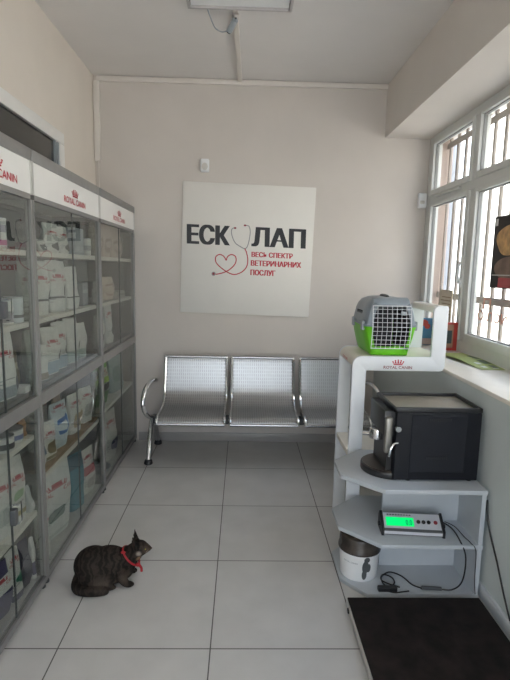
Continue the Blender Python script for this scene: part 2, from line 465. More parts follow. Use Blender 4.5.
gr = thing('window_grille', 'painted iron security grille of upright bars outside the right-hand window', 'grille', (1.655, 2.45, ZS))
k = 0; y = 4.13
while y > YW0+.05:
    B().box(1.65, 1.664, y-.015, y+.015, ZS, ZSOF).build('bar', M['iron'], gr); y -= .1445
for z, q in ((1.315, .024), (2.508, .022)): B().box(1.640, 1.650, YW0, YB-.014, z-q, z+q).build('cross_bar', M['iron'], gr)
dp = B().tube([(1.80, 4.41, -.5), (1.80, 4.41, 3.2)], .055, 14)
for z in (.5, 1.45, 2.35): dp.tube([(1.80, 4.41, z), (1.80, 4.41, z+.05)], .062, 14)
tag(dp.build('drainpipe', mat('pipe_grey', (.34, .37, .42), .5)), 'grey round drainpipe outside, beside the far end of the window', 'drainpipe')
def vinyl(s, y, z, w_, h_, m, lab):
    b = B(); sh = text2d(s, .02)
    put2d(b, sh, lambda u, v: (XW+.0255, y-u*w_, z+v*h_))
    return tag(b.build('vinyl_lettering', m, fix=False), lab, 'lettering', 'vinyl lettering on the window')
M['vinyl'] = mat('faded_red_vinyl', (.75, .30, .22), .6)
vinyl('О ЛОИ', 3.17, 1.20, .36, .065, M['vinyl'], 'lower line of faded red letters on the right-hand window glass')
vinyl('П', 3.11, 1.275, .10, .07, M['vinyl'], 'single faded red letter above the other red letters on the window glass')

# ------------------------------------------------------------------ ceiling and wall fittings
lp = thing('ceiling_lamp', 'square framed ceiling lamp panel at the top edge of the room', 'lamp', (-.04, 2.73, ZC))
b = B()
x0, x1, y0, y1 = -.336, .25, 2.44, 3.035
for q in ((x0, x0+.016, y0, y1), (x1-.016, x1, y0, y1), (x0, x1, y0, y0+.016), (x0, x1, y1-.016, y1)): b.box(*q, ZC-.035, ZC)
b.build('frame', mat('lamp_frame', (.50, .48, .48), .5), lp)
B().box(x0+.02, x1-.02, y0+.02, y1-.02, ZC-.024, ZC-.002).build('diffuser', M['white'], lp)

cm = thing('security_camera', 'small grey bullet camera hanging from the ceiling by the lamp panel', 'camera', (-.065, 3.14, ZC))
B().box(-.082, -.05, 3.10, 3.16, ZC-.03, ZC-.016, .003).build('bracket', M['offwhite'], cm)
B().tube([(-.068, 3.13, ZC-.025), (-.076, 3.14, ZC-.05)], .009, 8).build('arm', M['grey_dark'], cm)
B().tube([(-.070, 3.125, ZC-.042), (-.108, 3.185, ZC-.078)], .018, 14).build('body', M['grey'], cm)
B().tube([(-.108, 3.185, ZC-.078), (-.112, 3.191, ZC-.082)], .0155, 14).build('lens', M['black'], cm)
tag(B().tube(smooth([(-.235, 3.05, ZC-.006), (-.215, 3.11, ZC-.04), (-.19, 3.17, ZC-.07), (-.15, 3.19, ZC-.082), (-.108, 3.17, ZC-.080)]), .004, 6).build('camera_cable', M['grey']),
    'thin grey cable sagging from the lamp panel to the ceiling camera', 'cable')

pir = thing('motion_sensor', 'small white motion sensor on the wall above the sign', 'sensor', (-.322, YB, 2.31))
B().box(-.357, -.287, YB-.04, YB, 2.258, 2.362, .012, 3).build('housing', M['white'], pir)
b = B(); b._ell((-.322, YB-.036, 2.30), (.026, .016, .03), 14, 10); b.build('lens', M['offwhite'], pir)
pd = thing('alarm_detector', 'small white alarm detector box on the wall beside the window', 'sensor', (1.457, YB, 2.08))
B().box(1.424, 1.492, YB-.045, YB, 2.018, 2.138, .01, 3).build('housing', M['white'], pd)
B().box(1.434, 1.47, YB-.052, YB-.043, 2.05, 2.075, .003).build('lens', M['offwhite'], pd)

# ------------------------------------------------------------------ wall sign
SU, SV = 1.083, 1.062
sg = thing('wall_sign', 'square white clinic sign with black and red Cyrillic lettering on the back wall', 'sign', (.031, YB-.012, 1.644))
sg.rotation_euler = (0, math.radians(1.35), 0)
B().box(-SU/2, SU/2, 0, .012, -SV/2, SV/2, .002).build('panel', M['sign'], sg, local=True)
def sp(x, y, d=-.0012):
    """pixel of a close look at the sign -> local point on its face"""
    fx = (x-(14-12*(y-8)/472))/479.; fy = (y-(8+18*(x-14)/478))/475.
    return Vector((-SU/2+fx*SU, d, SV/2-fy*SV))
def sign_text(s, xl, xr, yt, yb, m, name, bold, sl=.045):
    b = B(); sh = text2d(s, bold, 4)
    A = sp(xl, yb); Bx = sp(xr, yb+(xr-xl)*.038) ; D = sp(xl, yt)
    k_ = (yb-yt)/(xr-xl)*.055
    for i, dx in enumerate((-k_, 0, k_)):
        put2d(b, sh, lambda u, v: A+(Bx-A)*(u*(1-2*k_)+k_+dx)+(D-A)*v+Vector((0, -.0001*i, 0)))
    return b.build(name, m, sg, local=True, fix=False)
sign_text('ЕСК', 27, 184, 159, 231, M['ink'], 'black_lettering', .012)
sign_text('ЛАП', 262, 461, 168, 238, M['ink'], 'black_lettering', .012)
sign_text('ВЕСЬ СПЕКТР', 263, 415, 258, 277, M['red'], 'red_lettering', .008)
sign_text('ВЕТЕРИНАРНИХ', 261, 447, 289, 309, M['red'], 'red_lettering', .008)
sign_text('ПОСЛУГ', 260, 353, 323, 344, M['red'], 'red_lettering', .008)
def ribbon(pts, w_, m, name, d=-.0016, closed=False):
    P = smooth([sp(x, y, d) for x, y in pts], 8, closed); b = B(); n = len(P)
    vs = []
    for i, p in enumerate(P):
        t = (P[(i+1) % n if closed else min(n-1, i+1)]-P[(i-1) % n if closed else max(0, i-1)]).normalized(); q = Vector((-t.z, 0, t.x))*w_/2
        vs += [p+q, p-q]
    fs = [(2*i, 2*i+1, 2*((i+1) % n)+1, 2*((i+1) % n)) for i in range(n if closed else n-1)]
    b.add(vs, fs); return b.build(name, m, sg, local=True, fix=False)
ribbon([(202, 171), (190, 178), (191, 200), (203, 226), (224, 241), (238, 247), (247, 240), (254, 215), (257, 185), (252, 166), (238, 163)], .0075, M['sign_grey'], 'stethoscope_fork')
ribbon([(238, 247), (245, 262), (250, 290), (245, 315), (228, 333), (203, 342), (180, 336), (153, 318), (134, 298), (133, 278), (147, 269), (162, 276), (171, 291)], .0085, M['red'], 'stethoscope_tube')
ribbon([(171, 291), (176, 277), (190, 269), (205, 277), (206, 297), (193, 316), (170, 332), (140, 341), (126, 340)], .0085, M['red'], 'stethoscope_tube')
b = B(); c = sp(125, 340, -.0018); b.add([c+Vector((.017*math.cos(2*PI*k/20), 0, .017*math.sin(2*PI*k/20))) for k in range(20)], [tuple(range(20))]); b.build('stethoscope_disc', M['sign_grey'], sg, local=True, fix=False)
b = B(); c = sp(125, 340, -.0024); b.add([c+Vector((.010*math.cos(2*PI*k/20), 0, .010*math.sin(2*PI*k/20))) for k in range(20)], [tuple(range(20))]); b.build('stethoscope_disc', M['red_dark'], sg, local=True, fix=False)
for (x, y) in ((202, 173), (238, 163)):
    b = B(); c = sp(x, y, -.0024); b.add([c+Vector((.011*math.cos(2*PI*k/14), 0, .0075*math.sin(2*PI*k/14))) for k in range(14)], [tuple(range(14))])
    b.build('stethoscope_eartip', M['red_dark'], sg, local=True, fix=False)

# ------------------------------------------------------------------ display cabinets
XF_, XBK = -.893, -1.196
CABS = [(1.572, 2.172), (2.178, 3.162), (3.168, 4.150)]
UP = [.945, 1.252, 1.555]
LOW = [[.06, .386, .745], [.06, .51], [.06, .53]]
cab_label = ['grey-framed glass display cabinet nearest the viewer, partly outside the frame',
             'wide grey-framed glass display cabinet in the middle of the three',
             'grey-framed glass display cabinet beside the back wall']
for ci, (ya, yb) in enumerate(CABS):
    t = thing('display_cabinet', cab_label[ci], 'cabinet', (-1.05, (ya+yb)/2, 0), 'display cabinets along the left wall')
    p = .017
    b = B()
    for x in (XF_-.026, XBK):
        for y in (ya, yb-p): b.box(x, x+.026, y, y+p, .03, 1.765, .0015, 1)
    for z0, z1 in ((.03, .058), (.868, .925), (1.765, 1.787)):
        b.box(XF_-.022, XF_, ya+p, yb-p, z0, z1); b.box(XBK, XBK+.02, ya+p, yb-p, z0, z1)
        for y in (ya, yb-p): b.box(XBK+.02, XF_-.022, y, y+p, z0, z1)
    b.build('frame', M['alu'], t)
    b = B(); b.box(XBK, XF_+.004, ya, yb, 1.922, 1.972, .004); b.build('top_cap', M['alu'], t)
    b = B(); b.box(XBK, XF_-.001, ya, yb, 1.787, 1.922); hd = b.build('header_board', M['header'], t)
    yc = {0: 1.872, 1: 2.72, 2: 3.665}[ci]
    b = B(); sc = .33
    put2d(b, BRAND, lambda u, v: (XF_+.0005, yc-sc/2+u*sc, 1.808+v*.032)); b.build('lettering', M['red'], hd, fix=False)
    b = B(); put2d(b, CROWN, lambda u, v: (XF_+.0005, yc-.05+u*.10, 1.848+v*.045)); b.build('crown_emblem', M['red'], hd, fix=False)
    for y in (ya, yb-.012): B().box(XF_-.002, XF_+.003, y, y+.012, 1.787, 1.922).build('header_edge', M['alu_light'], t)
    b = B(); b.box(XBK+.003, XBK+.010, ya+p, yb-p, .06, 1.78); b.build('backboard', M['cab_back'], t)
    for z in UP[1:]+LOW[ci][1:]:
        B().box(XBK+.012, XF_-.028, ya+p+.001, yb-p-.001, z-.024, z, .002, 1).build('shelf', M['shelf'], t)
    B().box(XBK+.012, XF_-.028, ya+p+.001, yb-p-.001, .925, .945).build('shelf', M['alu'], t)
    B().box(XBK+.012, XF_-.028, ya+p+.001, yb-p-.001, .034, .06).build('shelf', M['alu_light'], t)
    ym = {0: 1.872, 1: 2.685, 2: 3.675}[ci]
    for z0, z1 in ((.062, .866), (.928, 1.763)):
        for q, (y0, y1) in enumerate(((ya+p+.002, ym-.002), (ym+.002, yb-p-.002))):
            g = B().box(XF_-.013, XF_-.008, y0, y1, z0, z1).build('glass_door', M['cab_glass'], t)
            b = B(); ye = y1 if q == 0 else y0
            b.box(XF_-.0135, XF_-.0075, ye-.002, ye+.002, z0, z1); b.build('door_edge', M['edge'], g)
        for y in (ya+.006, yb-.010):
            B().box(XBK+.03, XF_-.03, y, y+.004, z0, z1).build('side_glass', M['cab_glass'], t)
    if ci == 0:
        for z in (1.325, .505):
            b = B(); b.box(XF_-.007, XF_+.016, ym-.024, ym+.006, z-.032, z+.032, .003); b.build('door_lock', M['grey_dark'], t)
            b = B(); b.tube([(XF_+.004, ym+.012, z-.04), (XF_+.012, ym+.012, z-.04), (XF_+.012, ym+.042, z-.04), (XF_+.012, ym+.042, z+.04), (XF_+.012, ym+.012, z+.04), (XF_-.007, ym+.012, z+.04)], .003, 6)
            b.build('door_pull', M['steel'], t)
    for x in (XF_-.03, XBK+.01):
        for y in (ya+.005, yb-.03): B().lathe([(.012, 0), (.014, .004), (.010, .03)], (x+.012, y+.012, 0), 12).build('foot', M['grey_dark'], t)

# ------------------------------------------------------------------ goods on the shelves
WB = (.68, .68, .65)
def bag(lab, y, z, w_, h_, t_, xf=-.935, body=WB, band=None, pic=None, brand=True, yaw=0, lean=0, cat='bag', grp=None, name='food_bag', top=None, pinch=.5):
    """standing pillow bag: local front faces +X"""
    o = thing(name, lab, cat, (xf-t_*.55, y, z), grp)
    t_ = t_*.8; w_ = w_*.96
    o.rotation_euler = (0, 0, yaw if yaw else -math.radians(random.uniform(8, 17)))
    o.location.x = xf-t_/2-w_*.11
    ph = random.random()*6
    def sf(u, v, d=0):                       # u round the section, v up
        v = min(max(v, 0.), 1.)
        k = .90+.10*min(1, v/.12) if v < .12 else 1
        if v > .45: th = (1-(v-.45)/.55)**.8
        else: th = 1
        th = max(th*(.86+.14*min(1, v/.15)), .05)
        wd = k*(1+.02*math.sin(6*v+ph))*(.96+.07*v)
        a = 2*PI*u; ca, sa = math.cos(a), math.sin(a); e = .62-.25*v
        px = math.copysign(abs(ca)**e, ca)*(t_/2*th+d); py = math.copysign(abs(sa)**(e*.7), sa)*(w_/2*wd)
        return Vector((px+lean*v*h_+.006*math.sin(7*v+ph)*th, py, h_*v*(1+.012*math.sin(5*py/w_+ph))))
    NU, NV = 28, 12
    b = B(); vs = [sf(i/NU, j/NV) for j in range(NV+1) for i in range(NU)]; fs = []
    for j in range(NV):
        for i in range(NU): fs.append((j*NU+i, j*NU+(i+1) % NU, (j+1)*NU+(i+1) % NU, (j+1)*NU+i))
    fs += [tuple(range(NU))[::-1], tuple(NV*NU+i for i in range(NU))]
    b.add(vs, fs); b.build('pouch', pm(body), o, local=True, sharp=60)
    def front(a, v, d=.0012):                # a -1..1 across the front
        u = a*.2
        return sf(u % 1.0, v, d)
    def patch(a0, a1, v0, v1, m, nm, d=.0012, nu=8, nv=4):
        b = B(); vs = [front(a0+(a1-a0)*i/nu, v0+(v1-v0)*j/nv, d) for j in range(nv+1) for i in range(nu+1)]
        fs = [(j*(nu+1)+i, j*(nu+1)+i+1, (j+1)*(nu+1)+i+1, (j+1)*(nu+1)+i) for j in range(nv) for i in range(nu)]
        b.add(vs, fs); return b.build(nm, m, o, local=True, fix=False)
    if band:
        for v0, v1, c in band: patch(-.96, .96, v0, v1, pm(c), 'printed_band')
    if pic:
        c, cy, cz, rw, rh = pic; rw *= .65; rh *= 1.1
        b = B(); n = 18
        for (oy, oz, sy, sz) in ((0, 0, 1, 1), (.55, .8, .5, .45)):
            b.add([front(cy+rw*(oy+sy*math.cos(2*PI*k/n)), cz+rh*(oz+sz*math.sin(2*PI*k/n)), .0024) for k in range(n)], [tuple(range(n))])
        b.build('printed_picture', pm(c), o, local=True, fix=False)
    if brand:
        v0 = brand if isinstance(brand, float) else .60
        b = B(); put2d(b, BRAND, lambda u, v: front(-.55+1.1*u, v0+v*.05, .0026)); b.build('lettering', M['bag_red'], o, local=True, fix=False)
        b = B(); put2d(b, CROWN, lambda u, v: front(-.2+.4*u, v0+.065+v*.08, .0026)); b.build('crown_emblem', M['bag_red'], o, local=True, fix=False)
    if brand and body == WB:
        for q in range(3): patch(-.75, .15-.25*q, .30-.05*q, .315-.05*q, pm((.30, .30, .31)), 'printed_line', .0018, 6, 1)
    if top: patch(-.98, .98, .90, .995, pm(top), 'top_seal')
    return o
def tin(lab, x, y, z, r, h_, body=WB, band=None, lid=(.45, .46, .47), name='food_tin', cat='tin', grp=None):
    o = thing(name, lab, cat, (x, y, z), grp)
    B().lathe([(r*.96, 0), (r, .004), (r, h_-.005), (r*.97, h_-.003)], (x, y, z), 28).build('body', pm(body, .3), o)
    B().lathe([(r*.97, h_-.003), (r*1.02, h_-.003), (r*1.02, h_+.003), (r*.93, h_+.003), (r*.9, h_+.0005)], (x, y, z), 28).build('lid', pm(lid, .3), o)
    for v0, v1, c in (band or []):
        b = B(); n = 28
        b.add([(x+(r+.0008)*math.cos(2*PI*k/n), y+(r+.0008)*math.sin(2*PI*k/n), z+h_*q) for q in (v0, v1) for k in range(n)],
              [(k, (k+1) % n, n+(k+1) % n, n+k) for k in range(n)]); b.build('printed_band', pm(c), o)
    return o
def carton(lab, y, z, w_, h_, t_, xf=-.935, body=WB, band=None, name='carton', cat='box', grp=None):
    o = thing(name, lab, cat, (xf-t_/2, y, z), grp)
    B().box(xf-t_, xf, y-w_/2, y+w_/2, z, z+h_, .002, 1).build('box', pm(body), o)
    for v0, v1, c in (band or []):
        B().box(xf, xf+.0008, y-w_/2+.003, y+w_/2-.003, z+h_*v0, z+h_*v1).build('printed_band', pm(c), o)
    return o
DK = (.06, .06, .065); BL = (.05, .19, .42); TE = (.03, .22, .30); PU = (.06, .055, .13); RD = (.42, .03, .05)
G1 = 'goods on the shelves of the nearest cabinet'; G2 = 'goods on the shelves of the middle cabinet'; G3 = 'goods on the shelves of the cabinet by the back wall'
# nearest cabinet
tin('tall white tin with a pink band on the top shelf of the nearest cabinet', -.985, 2.045, 1.555, .034, .118, WB, [(.12, .30, (.55, .12, .28)), (.55, .8, (.35, .33, .38))], (.72, .72, .72), grp=G1)
tin('white tin behind the upper lock of the nearest cabinet', -.975, 2.03, 1.252, .042, .10, WB, [(.1, .55, (.22, .22, .24))], grp=G1)
tin('pale blue-white tin nearest the post on the second shelf of the nearest cabinet', -.965, 2.112, 1.252, .038, .105, (.62, .66, .68), [(.2, .32, (.12, .12, .13))], grp=G1)
bag('large white bag with red lettering above the grey middle rail of the nearest cabinet', 2.015, .945, .155, .27, .10, band=[(.02, .2, (.30, .34, .36))], pic=(DK, .35, .22, .28, .10), grp=G1)
bag('olive-brown glossy bag beside the large white bag above the middle rail', 2.127, .976, .055, .15, .05, -.965, (.14, .11, .05), None, ((.45, .4, .3), 0, .55, .4, .08), False, grp=G1)
carton('flat white box lying under the olive-brown bag', 2.125, .945, .055, .030, .14, -.925, (.62, .62, .60), grp=G1)
tin('low white tin with dark print on the lower top shelf, cut by the picture edge', -.965, 1.955, .745, .045, .06, WB, [(.2, .6, DK)], grp=G1)
tin('low white tin with blue print and grey lid below the middle rail', -.975, 2.06, .745, .045, .058, WB, [(.25, .6, (.16, .20, .38))], (.28, .28, .28), grp=G1)
bag('small orange-brown pouch beside the low tin with blue print', 2.135, .745, .045, .075, .05, -.945, (.36, .17, .05), None, None, False, grp=G1)
bag('white bag with red lettering cut by the left picture edge, level with the lower lock', 1.925, .386, .13, .30, .09, grp=G1, pic=((.5, .52, .5), 0, .3, .5, .12))
bag('white bag with red crown and green print behind the lower lock', 2.06, .386, .125, .285, .085, grp=G1, band=[(.10, .17, (.36, .30, .12))], pic=((.35, .5, .3), -.1, .42, .3, .06))
bag('small clear pouch beside the white bag with green print', 2.142, .386, .032, .12, .075, -.93, (.55, .58, .57), None, ((.75, .76, .76), 0, .3, .5, .1), False, grp=G1)
bag('dark purple and white bag on the bottom board, cut by the left picture edge', 1.885, .06, .12, .22, .09, body=PU, band=[(.5, .75, WB)], grp=G1)
bag('white bag with red lettering and green mark on the bottom board of the nearest cabinet', 1.995, .06, .085, .225, .08, band=[(.02, .16, PU)], pic=((.06, .25, .16), .2, .40, .35, .09), grp=G1, brand=.72)
bag('dark slate-purple bag on the bottom board of the nearest cabinet', 2.085, .06, .075, .215, .07, body=(.075, .075, .11), brand=False, pic=((.16, .16, .2), 0, .5, .5, .15), grp=G1)
bag('narrow white bag against the post on the bottom board of the nearest cabinet', 2.142, .06, .026, .20, .05, -.93, brand=False, band=[(.1, .4, PU)], grp=G1)
# middle cabinet
bag('small white pouch by the near post on the top shelf of the middle cabinet', 2.40, 1.555, .06, .06, .045, brand=False, pic=(DK, 0, .35, .5, .2), grp=G2)
bag('white bag below the reflected black letters, nearer of the two on the top shelf', 2.545, 1.555, .12, .145, .055, pic=(DK, .2, .22, .35, .13), grp=G2)
bag('white bag below the reflected black letters, farther of the two on the top shelf', 2.70, 1.555, .10, .14, .055, pic=(DK, .2, .22, .35, .13), grp=G2)
carton('blue-grey box on the top shelf of the middle cabinet', 2.93, 1.555, .15, .15, .06, -.945, (.36, .40, .43), [(.1, .3, (.45, .48, .5))], grp=G2)
tin('small white tin at the far end of the top shelf of the middle cabinet', -.955, 3.09, 1.555, .026, .10, WB, [(.3, .6, (.4, .4, .4))], grp=G2)
GG = dict(grp=G2)
bag('tall white bag seen past the post between the near two cabinets, second shelf', 2.235, 1.252, .07, .255, .05, -.95, pic=(DK, .2, .18, .3, .07), band=[(.2, .23, DK)], **GG)
bag('white bag nearest the post on the second shelf of the middle cabinet', 2.40, 1.252, .16, .26, .07, pic=((.10, .10, .11), .35, .36, .16, .1), band=[(.27, .30, DK)], **GG)
bag('white bag with slanted shoulder in the middle of the second shelf, before the door gap', 2.62, 1.252, .16, .265, .07, pic=((.10, .10, .11), .3, .42, .16, .1), band=[(.27, .30, DK)], **GG)
bag('white bag just past the door gap on the second shelf of the middle cabinet', 2.83, 1.252, .13, .235, .065, pic=((.10, .10, .11), .3, .42, .2, .1), band=[(.27, .30, DK)], brand=False, **GG)
carton('grey box at the far end of the second shelf of the middle cabinet', 3.06, 1.252, .10, .14, .08, -.96, (.24, .25, .26), [(.55, .7, (.4, .4, .4))], **GG)
bag('narrow white bag seen past the post, above the middle rail', 2.245, .945, .07, .255, .06, -.94, brand=False, band=[(.3, .34, (.45, .42, .38))], **GG)
bag('low narrow white bag by the near post above the middle rail', 2.375, .945, .07, .17, .05, brand=False, band=[(.02, .2, (.32, .28, .22))], **GG)
bl_ = (.30, .40, .46)
bag('white bag with blue foot, nearest of the row above the middle rail', 2.51, .945, .155, .24, .07, band=[(.02, .28, bl_)], pic=(DK, .3, .38, .22, .09), **GG)
bag('white bag with blue foot just before the door gap, above the middle rail', 2.66, .945, .125, .25, .07, -.948, band=[(.02, .28, bl_)], pic=(DK, .3, .38, .2, .08), **GG)
bag('white bag with pale green foot just past the door gap, above the middle rail', 2.81, .945, .13, .255, .07, band=[(.02, .28, (.40, .48, .46))], pic=(DK, .3, .38, .2, .08), brand=False, **GG)
bag('white bag with pale green foot farthest of the row above the middle rail', 2.965, .945, .12, .21, .065, band=[(.02, .28, (.40, .48, .46))], pic=(DK, .3, .38, .2, .08), brand=False, **GG)
ct = B().box(-1.12, -.926, 2.26, 3.13, .51, .528, .002, 1)
tag(ct.build('cardboard_tray', M['kraft']), 'flat brown cardboard tray under the bags below the middle rail', 'tray', G2)
bag('blue and white bag seen past the post, below the middle rail', 2.30, .528, .055, .16, .05, -.935, (.10, .19, .30), [(.02, .4, WB)], None, False, **GG)
bag('white bag with brown picture and red print, nearest the post below the middle rail', 2.42, .528, .11, .19, .06, band=[(.02, .10, (.2, .16, .08))], pic=((.20, .15, .06), .1, .3, .4, .14), **GG)
bag('plump white bag standing behind the blue-printed bag', 2.555, .528, .15, .275, .07, -1.03, (.68, .68, .67), brand=.8, **GG)
bag('white bag with a big blue picture below the middle rail', 2.585, .528, .15, .245, .065, -.935, (.62, .70, .74), [(.02, .12, (.5, .6, .65))], ((.02, .14, .42), .05, .48, .42, .17), .82, **GG)
bag('pale brown upright bag behind the door gap below the middle rail', 2.755, .528, .08, .27, .05, -1.02, (.40, .32, .24), None, None, False, **GG)
bag('white bag with a tan picture below the middle rail', 2.83, .528, .15, .23, .06, pic=((.36, .27, .14), 0, .32, .5, .17), brand=.68, **GG)
bag('white bag with grey picture at the far post below the middle rail', 3.03, .528, .13, .22, .06, pic=((.42, .42, .40), 0, .35, .4, .16), brand=.68, **GG)
bag('white bag with red lettering by the near post at the bottom of the middle cabinet', 2.29, .06, .11, .31, .06, brand=.6, **GG)
bag('very large pale bag with dark green print on the bottom board', 2.525, .06, .28, .43, .10, -.93, (.66, .69, .68), [(.03, .07, (.5, .55, .53))], ((.12, .20, .18), -.1, .28, .3, .06), .55, **GG)
bag('glossy teal bag on the bottom board past the door gap', 2.83, .06, .16, .33, .08, -.935, TE, [(.75, .98, (.02, .10, .15))], None, False, **GG)
bag('white bag with red print by the far post at the bottom of the middle cabinet', 3.03, .06, .14, .29, .065, band=[(.45, .62, (.5, .1, .12))], pic=((.45, .42, .4), 0, .25, .4, .1), brand=.72, **GG)
# far cabinet
PK = (.62, .52, .46)
GH = dict(grp=G3)
bag('pinkish beige bag nearest the post on the top shelf of the far cabinet', 3.34, 1.555, .15, .215, .06, body=PK, pic=((.45, .36, .32), .1, .35, .4, .2), brand=False, **GH)
bag('pinkish beige bag in the middle of the top shelf of the far cabinet', 3.56, 1.555, .18, .235, .06, body=PK, pic=((.45, .36, .32), .1, .35, .4, .2), brand=False, **GH)
bag('pinkish beige bag past the door gap on the top shelf of the far cabinet', 3.83, 1.555, .20, .235, .06, body=PK, pic=((.45, .36, .32), .1, .35, .4, .2), brand=False, **GH)
bag('small grey-beige bag by the post on the second shelf of the far cabinet', 3.34, 1.252, .10, .14, .05, body=(.5, .46, .42), brand=False, **GH)
bag('tan bag with darker picture on the second shelf of the far cabinet', 3.60, 1.252, .20, .165, .065, body=(.60, .50, .42), pic=((.40, .29, .22), .1, .45, .5, .25), brand=False, **GH)
carton('low stack-like white box past the door gap on the second shelf of the far cabinet', 3.88, 1.252, .22, .055, .07, -.94, (.60, .57, .53), [(.4, .6, (.4, .36, .32))], **GH)
bag('white bag nearest the post above the middle rail of the far cabinet', 3.36, .945, .14, .22, .06, pic=(DK, .2, .3, .3, .1), brand=False, band=[(.02, .2, (.45, .47, .47))], **GH)
bag('taller white bag before the door gap above the middle rail of the far cabinet', 3.575, .945, .12, .28, .06, pic=(DK, .2, .3, .3, .1), brand=.66, **GH)
bag('colourful green, red and white bag below the middle rail of the far cabinet', 3.40, .53, .23, .31, .07, band=[(.82, .98, (.10, .42, .05)), (.50, .62, (.32, .50, .06)), (.02, .3, (.16, .35, .14))], pic=(DK, .0, .40, .6, .07), brand=.66, **GH)
bag('pale blue-green bag past the door gap below the middle rail of the far cabinet', 3.83, .53, .26, .27, .07, body=(.34, .44, .44), pic=((.2, .34, .3), 0, .5, .5, .2), brand=False, **GH)
bag('white bag with dark blue print on the bottom board of the far cabinet', 3.60, .06, .19, .37, .07, pic=((.05, .06, .13), .2, .3, .45, .12), brand=.68, **GH)
o = thing('pet_bowl', 'shallow grey bowl on the bottom board of the far cabinet', 'bowl', (-1.0, 3.36, .06), G3)
B().lathe([(.055, 0), (.075, .004), (.085, .03), (.088, .034), (.08, .034), (.07, .012), (.0005, .010)], (-1.0, 3.36, .06), 28).build('bowl', M['grey'], o)

# ------------------------------------------------------------------ waiting bench
bn = thing('waiting_bench', 'three-seat perforated steel waiting bench against the back wall', 'bench', (.15, 3.85, 0))
SX = [(-.625, -.122), (-.078, .432), (.486, .985)]
prof = smooth([(3.575, .335), (3.585, .362), (3.62, .382), (3.70, .386), (3.79, .385), (3.87, .397), (3.93, .425), (3.968, .462), (3.992, .515), (4.022, .62), (4.05, .735), (4.060, .765)], 5)
for (xa, xb) in SX:
    b = B(); n = 24; vs = []; uv = []
    L = [0]
    for i in range(1, len(prof)): L.append(L[-1]+(prof[i]-prof[i-1]).length)
    for d in (0, 1):
        for i, pt in enumerate(prof):
            t = (prof[min(i+1, len(prof)-1)]-prof[max(i-1, 0)]).normalized(); nn = Vector((-t.y, t.x))
            for k in range(n+1):
                f = k/n
                vs.append((xa+(xb-xa)*f, pt.x-nn.x*.002*d, pt.y-nn.y*.002*d)); uv.append((.07+.86*f if .08 < f < .92 else 0, L[i]/L[-1]))
    W = n+1; H = len(prof); fs = []
    for i in range(H-1):
        for k in range(n):
            fs.append((i*W+k, i*W+k+1, (i+1)*W+k+1, (i+1)*W+k)); o2 = W*H
            fs.append((o2+i*W+k, o2+(i+1)*W+k, o2+(i+1)*W+k+1, o2+i*W+k+1))
    b.add(vs, fs); b.uv = uv
    s_ = b.build('seat', M['perf'], bn, fix=False)
    for x in (xa, xb):
        B().tube([(x, p_.x, p_.y) for p_ in prof], .012, 8).build('side_rail', M['chrome'], s_)
    b = B(); b.tube([(xa, 4.060, .765), (xb, 4.060, .765)], .013, 10); b.build('top_rail', M['steel'], s_)
    b = B(); b.tube([(xa, 3.577, .338), (xb, 3.577, .338)], .013, 10); b.build('front_rail', M['steel'], s_)
    b = B(); b.tube([(xa, 3.993, .505), (xb, 3.993, .505)], .0045, 8); b.build('fold_seam', M['chrome'], s_)
B().box(-.71, 1.04, 3.83, 3.90, .26, .32, .005).build('beam', M['grey_dark'], bn)
b = B()
for x in (-.60, -.15, -.05, .40, .51, .95): b.box(x-.02, x+.02, 3.74, 3.93, .32, .372)
b.build('seat_bracket', M['grey_dark'], bn)
for x, s in ((-.70, -1), (1.03, 1)):
    b = B(); b.tube(smooth([(x, 3.645, .03), (x, 3.70, .14), (x, 3.80, .27), (x, 3.865, .30), (x, 3.93, .25), (x, 4.02, .12), (x, 4.085, .03)]), .021, 12)
    lg = b.build('leg', M['chrome'], bn)
    for y in (3.645, 4.085): B().lathe([(.03, 0), (.034, .006), (.028, .03), (.018, .04)], (x, y, 0), 16).build('foot_pad', M['black'], lg)
    b = B(); b.tube(smooth([(x, 3.85, .31), (x-.008*s, 3.76, .34), (x, 3.63, .385), (x+.02*s, 3.57, .47), (x+.02*s, 3.60, .56), (x+.01*s, 3.70, .605), (x, 3.86, .61), (x-.01*s, 3.96, .585)]), .017, 12)
    b.build('armrest', M['chrome'], bn)

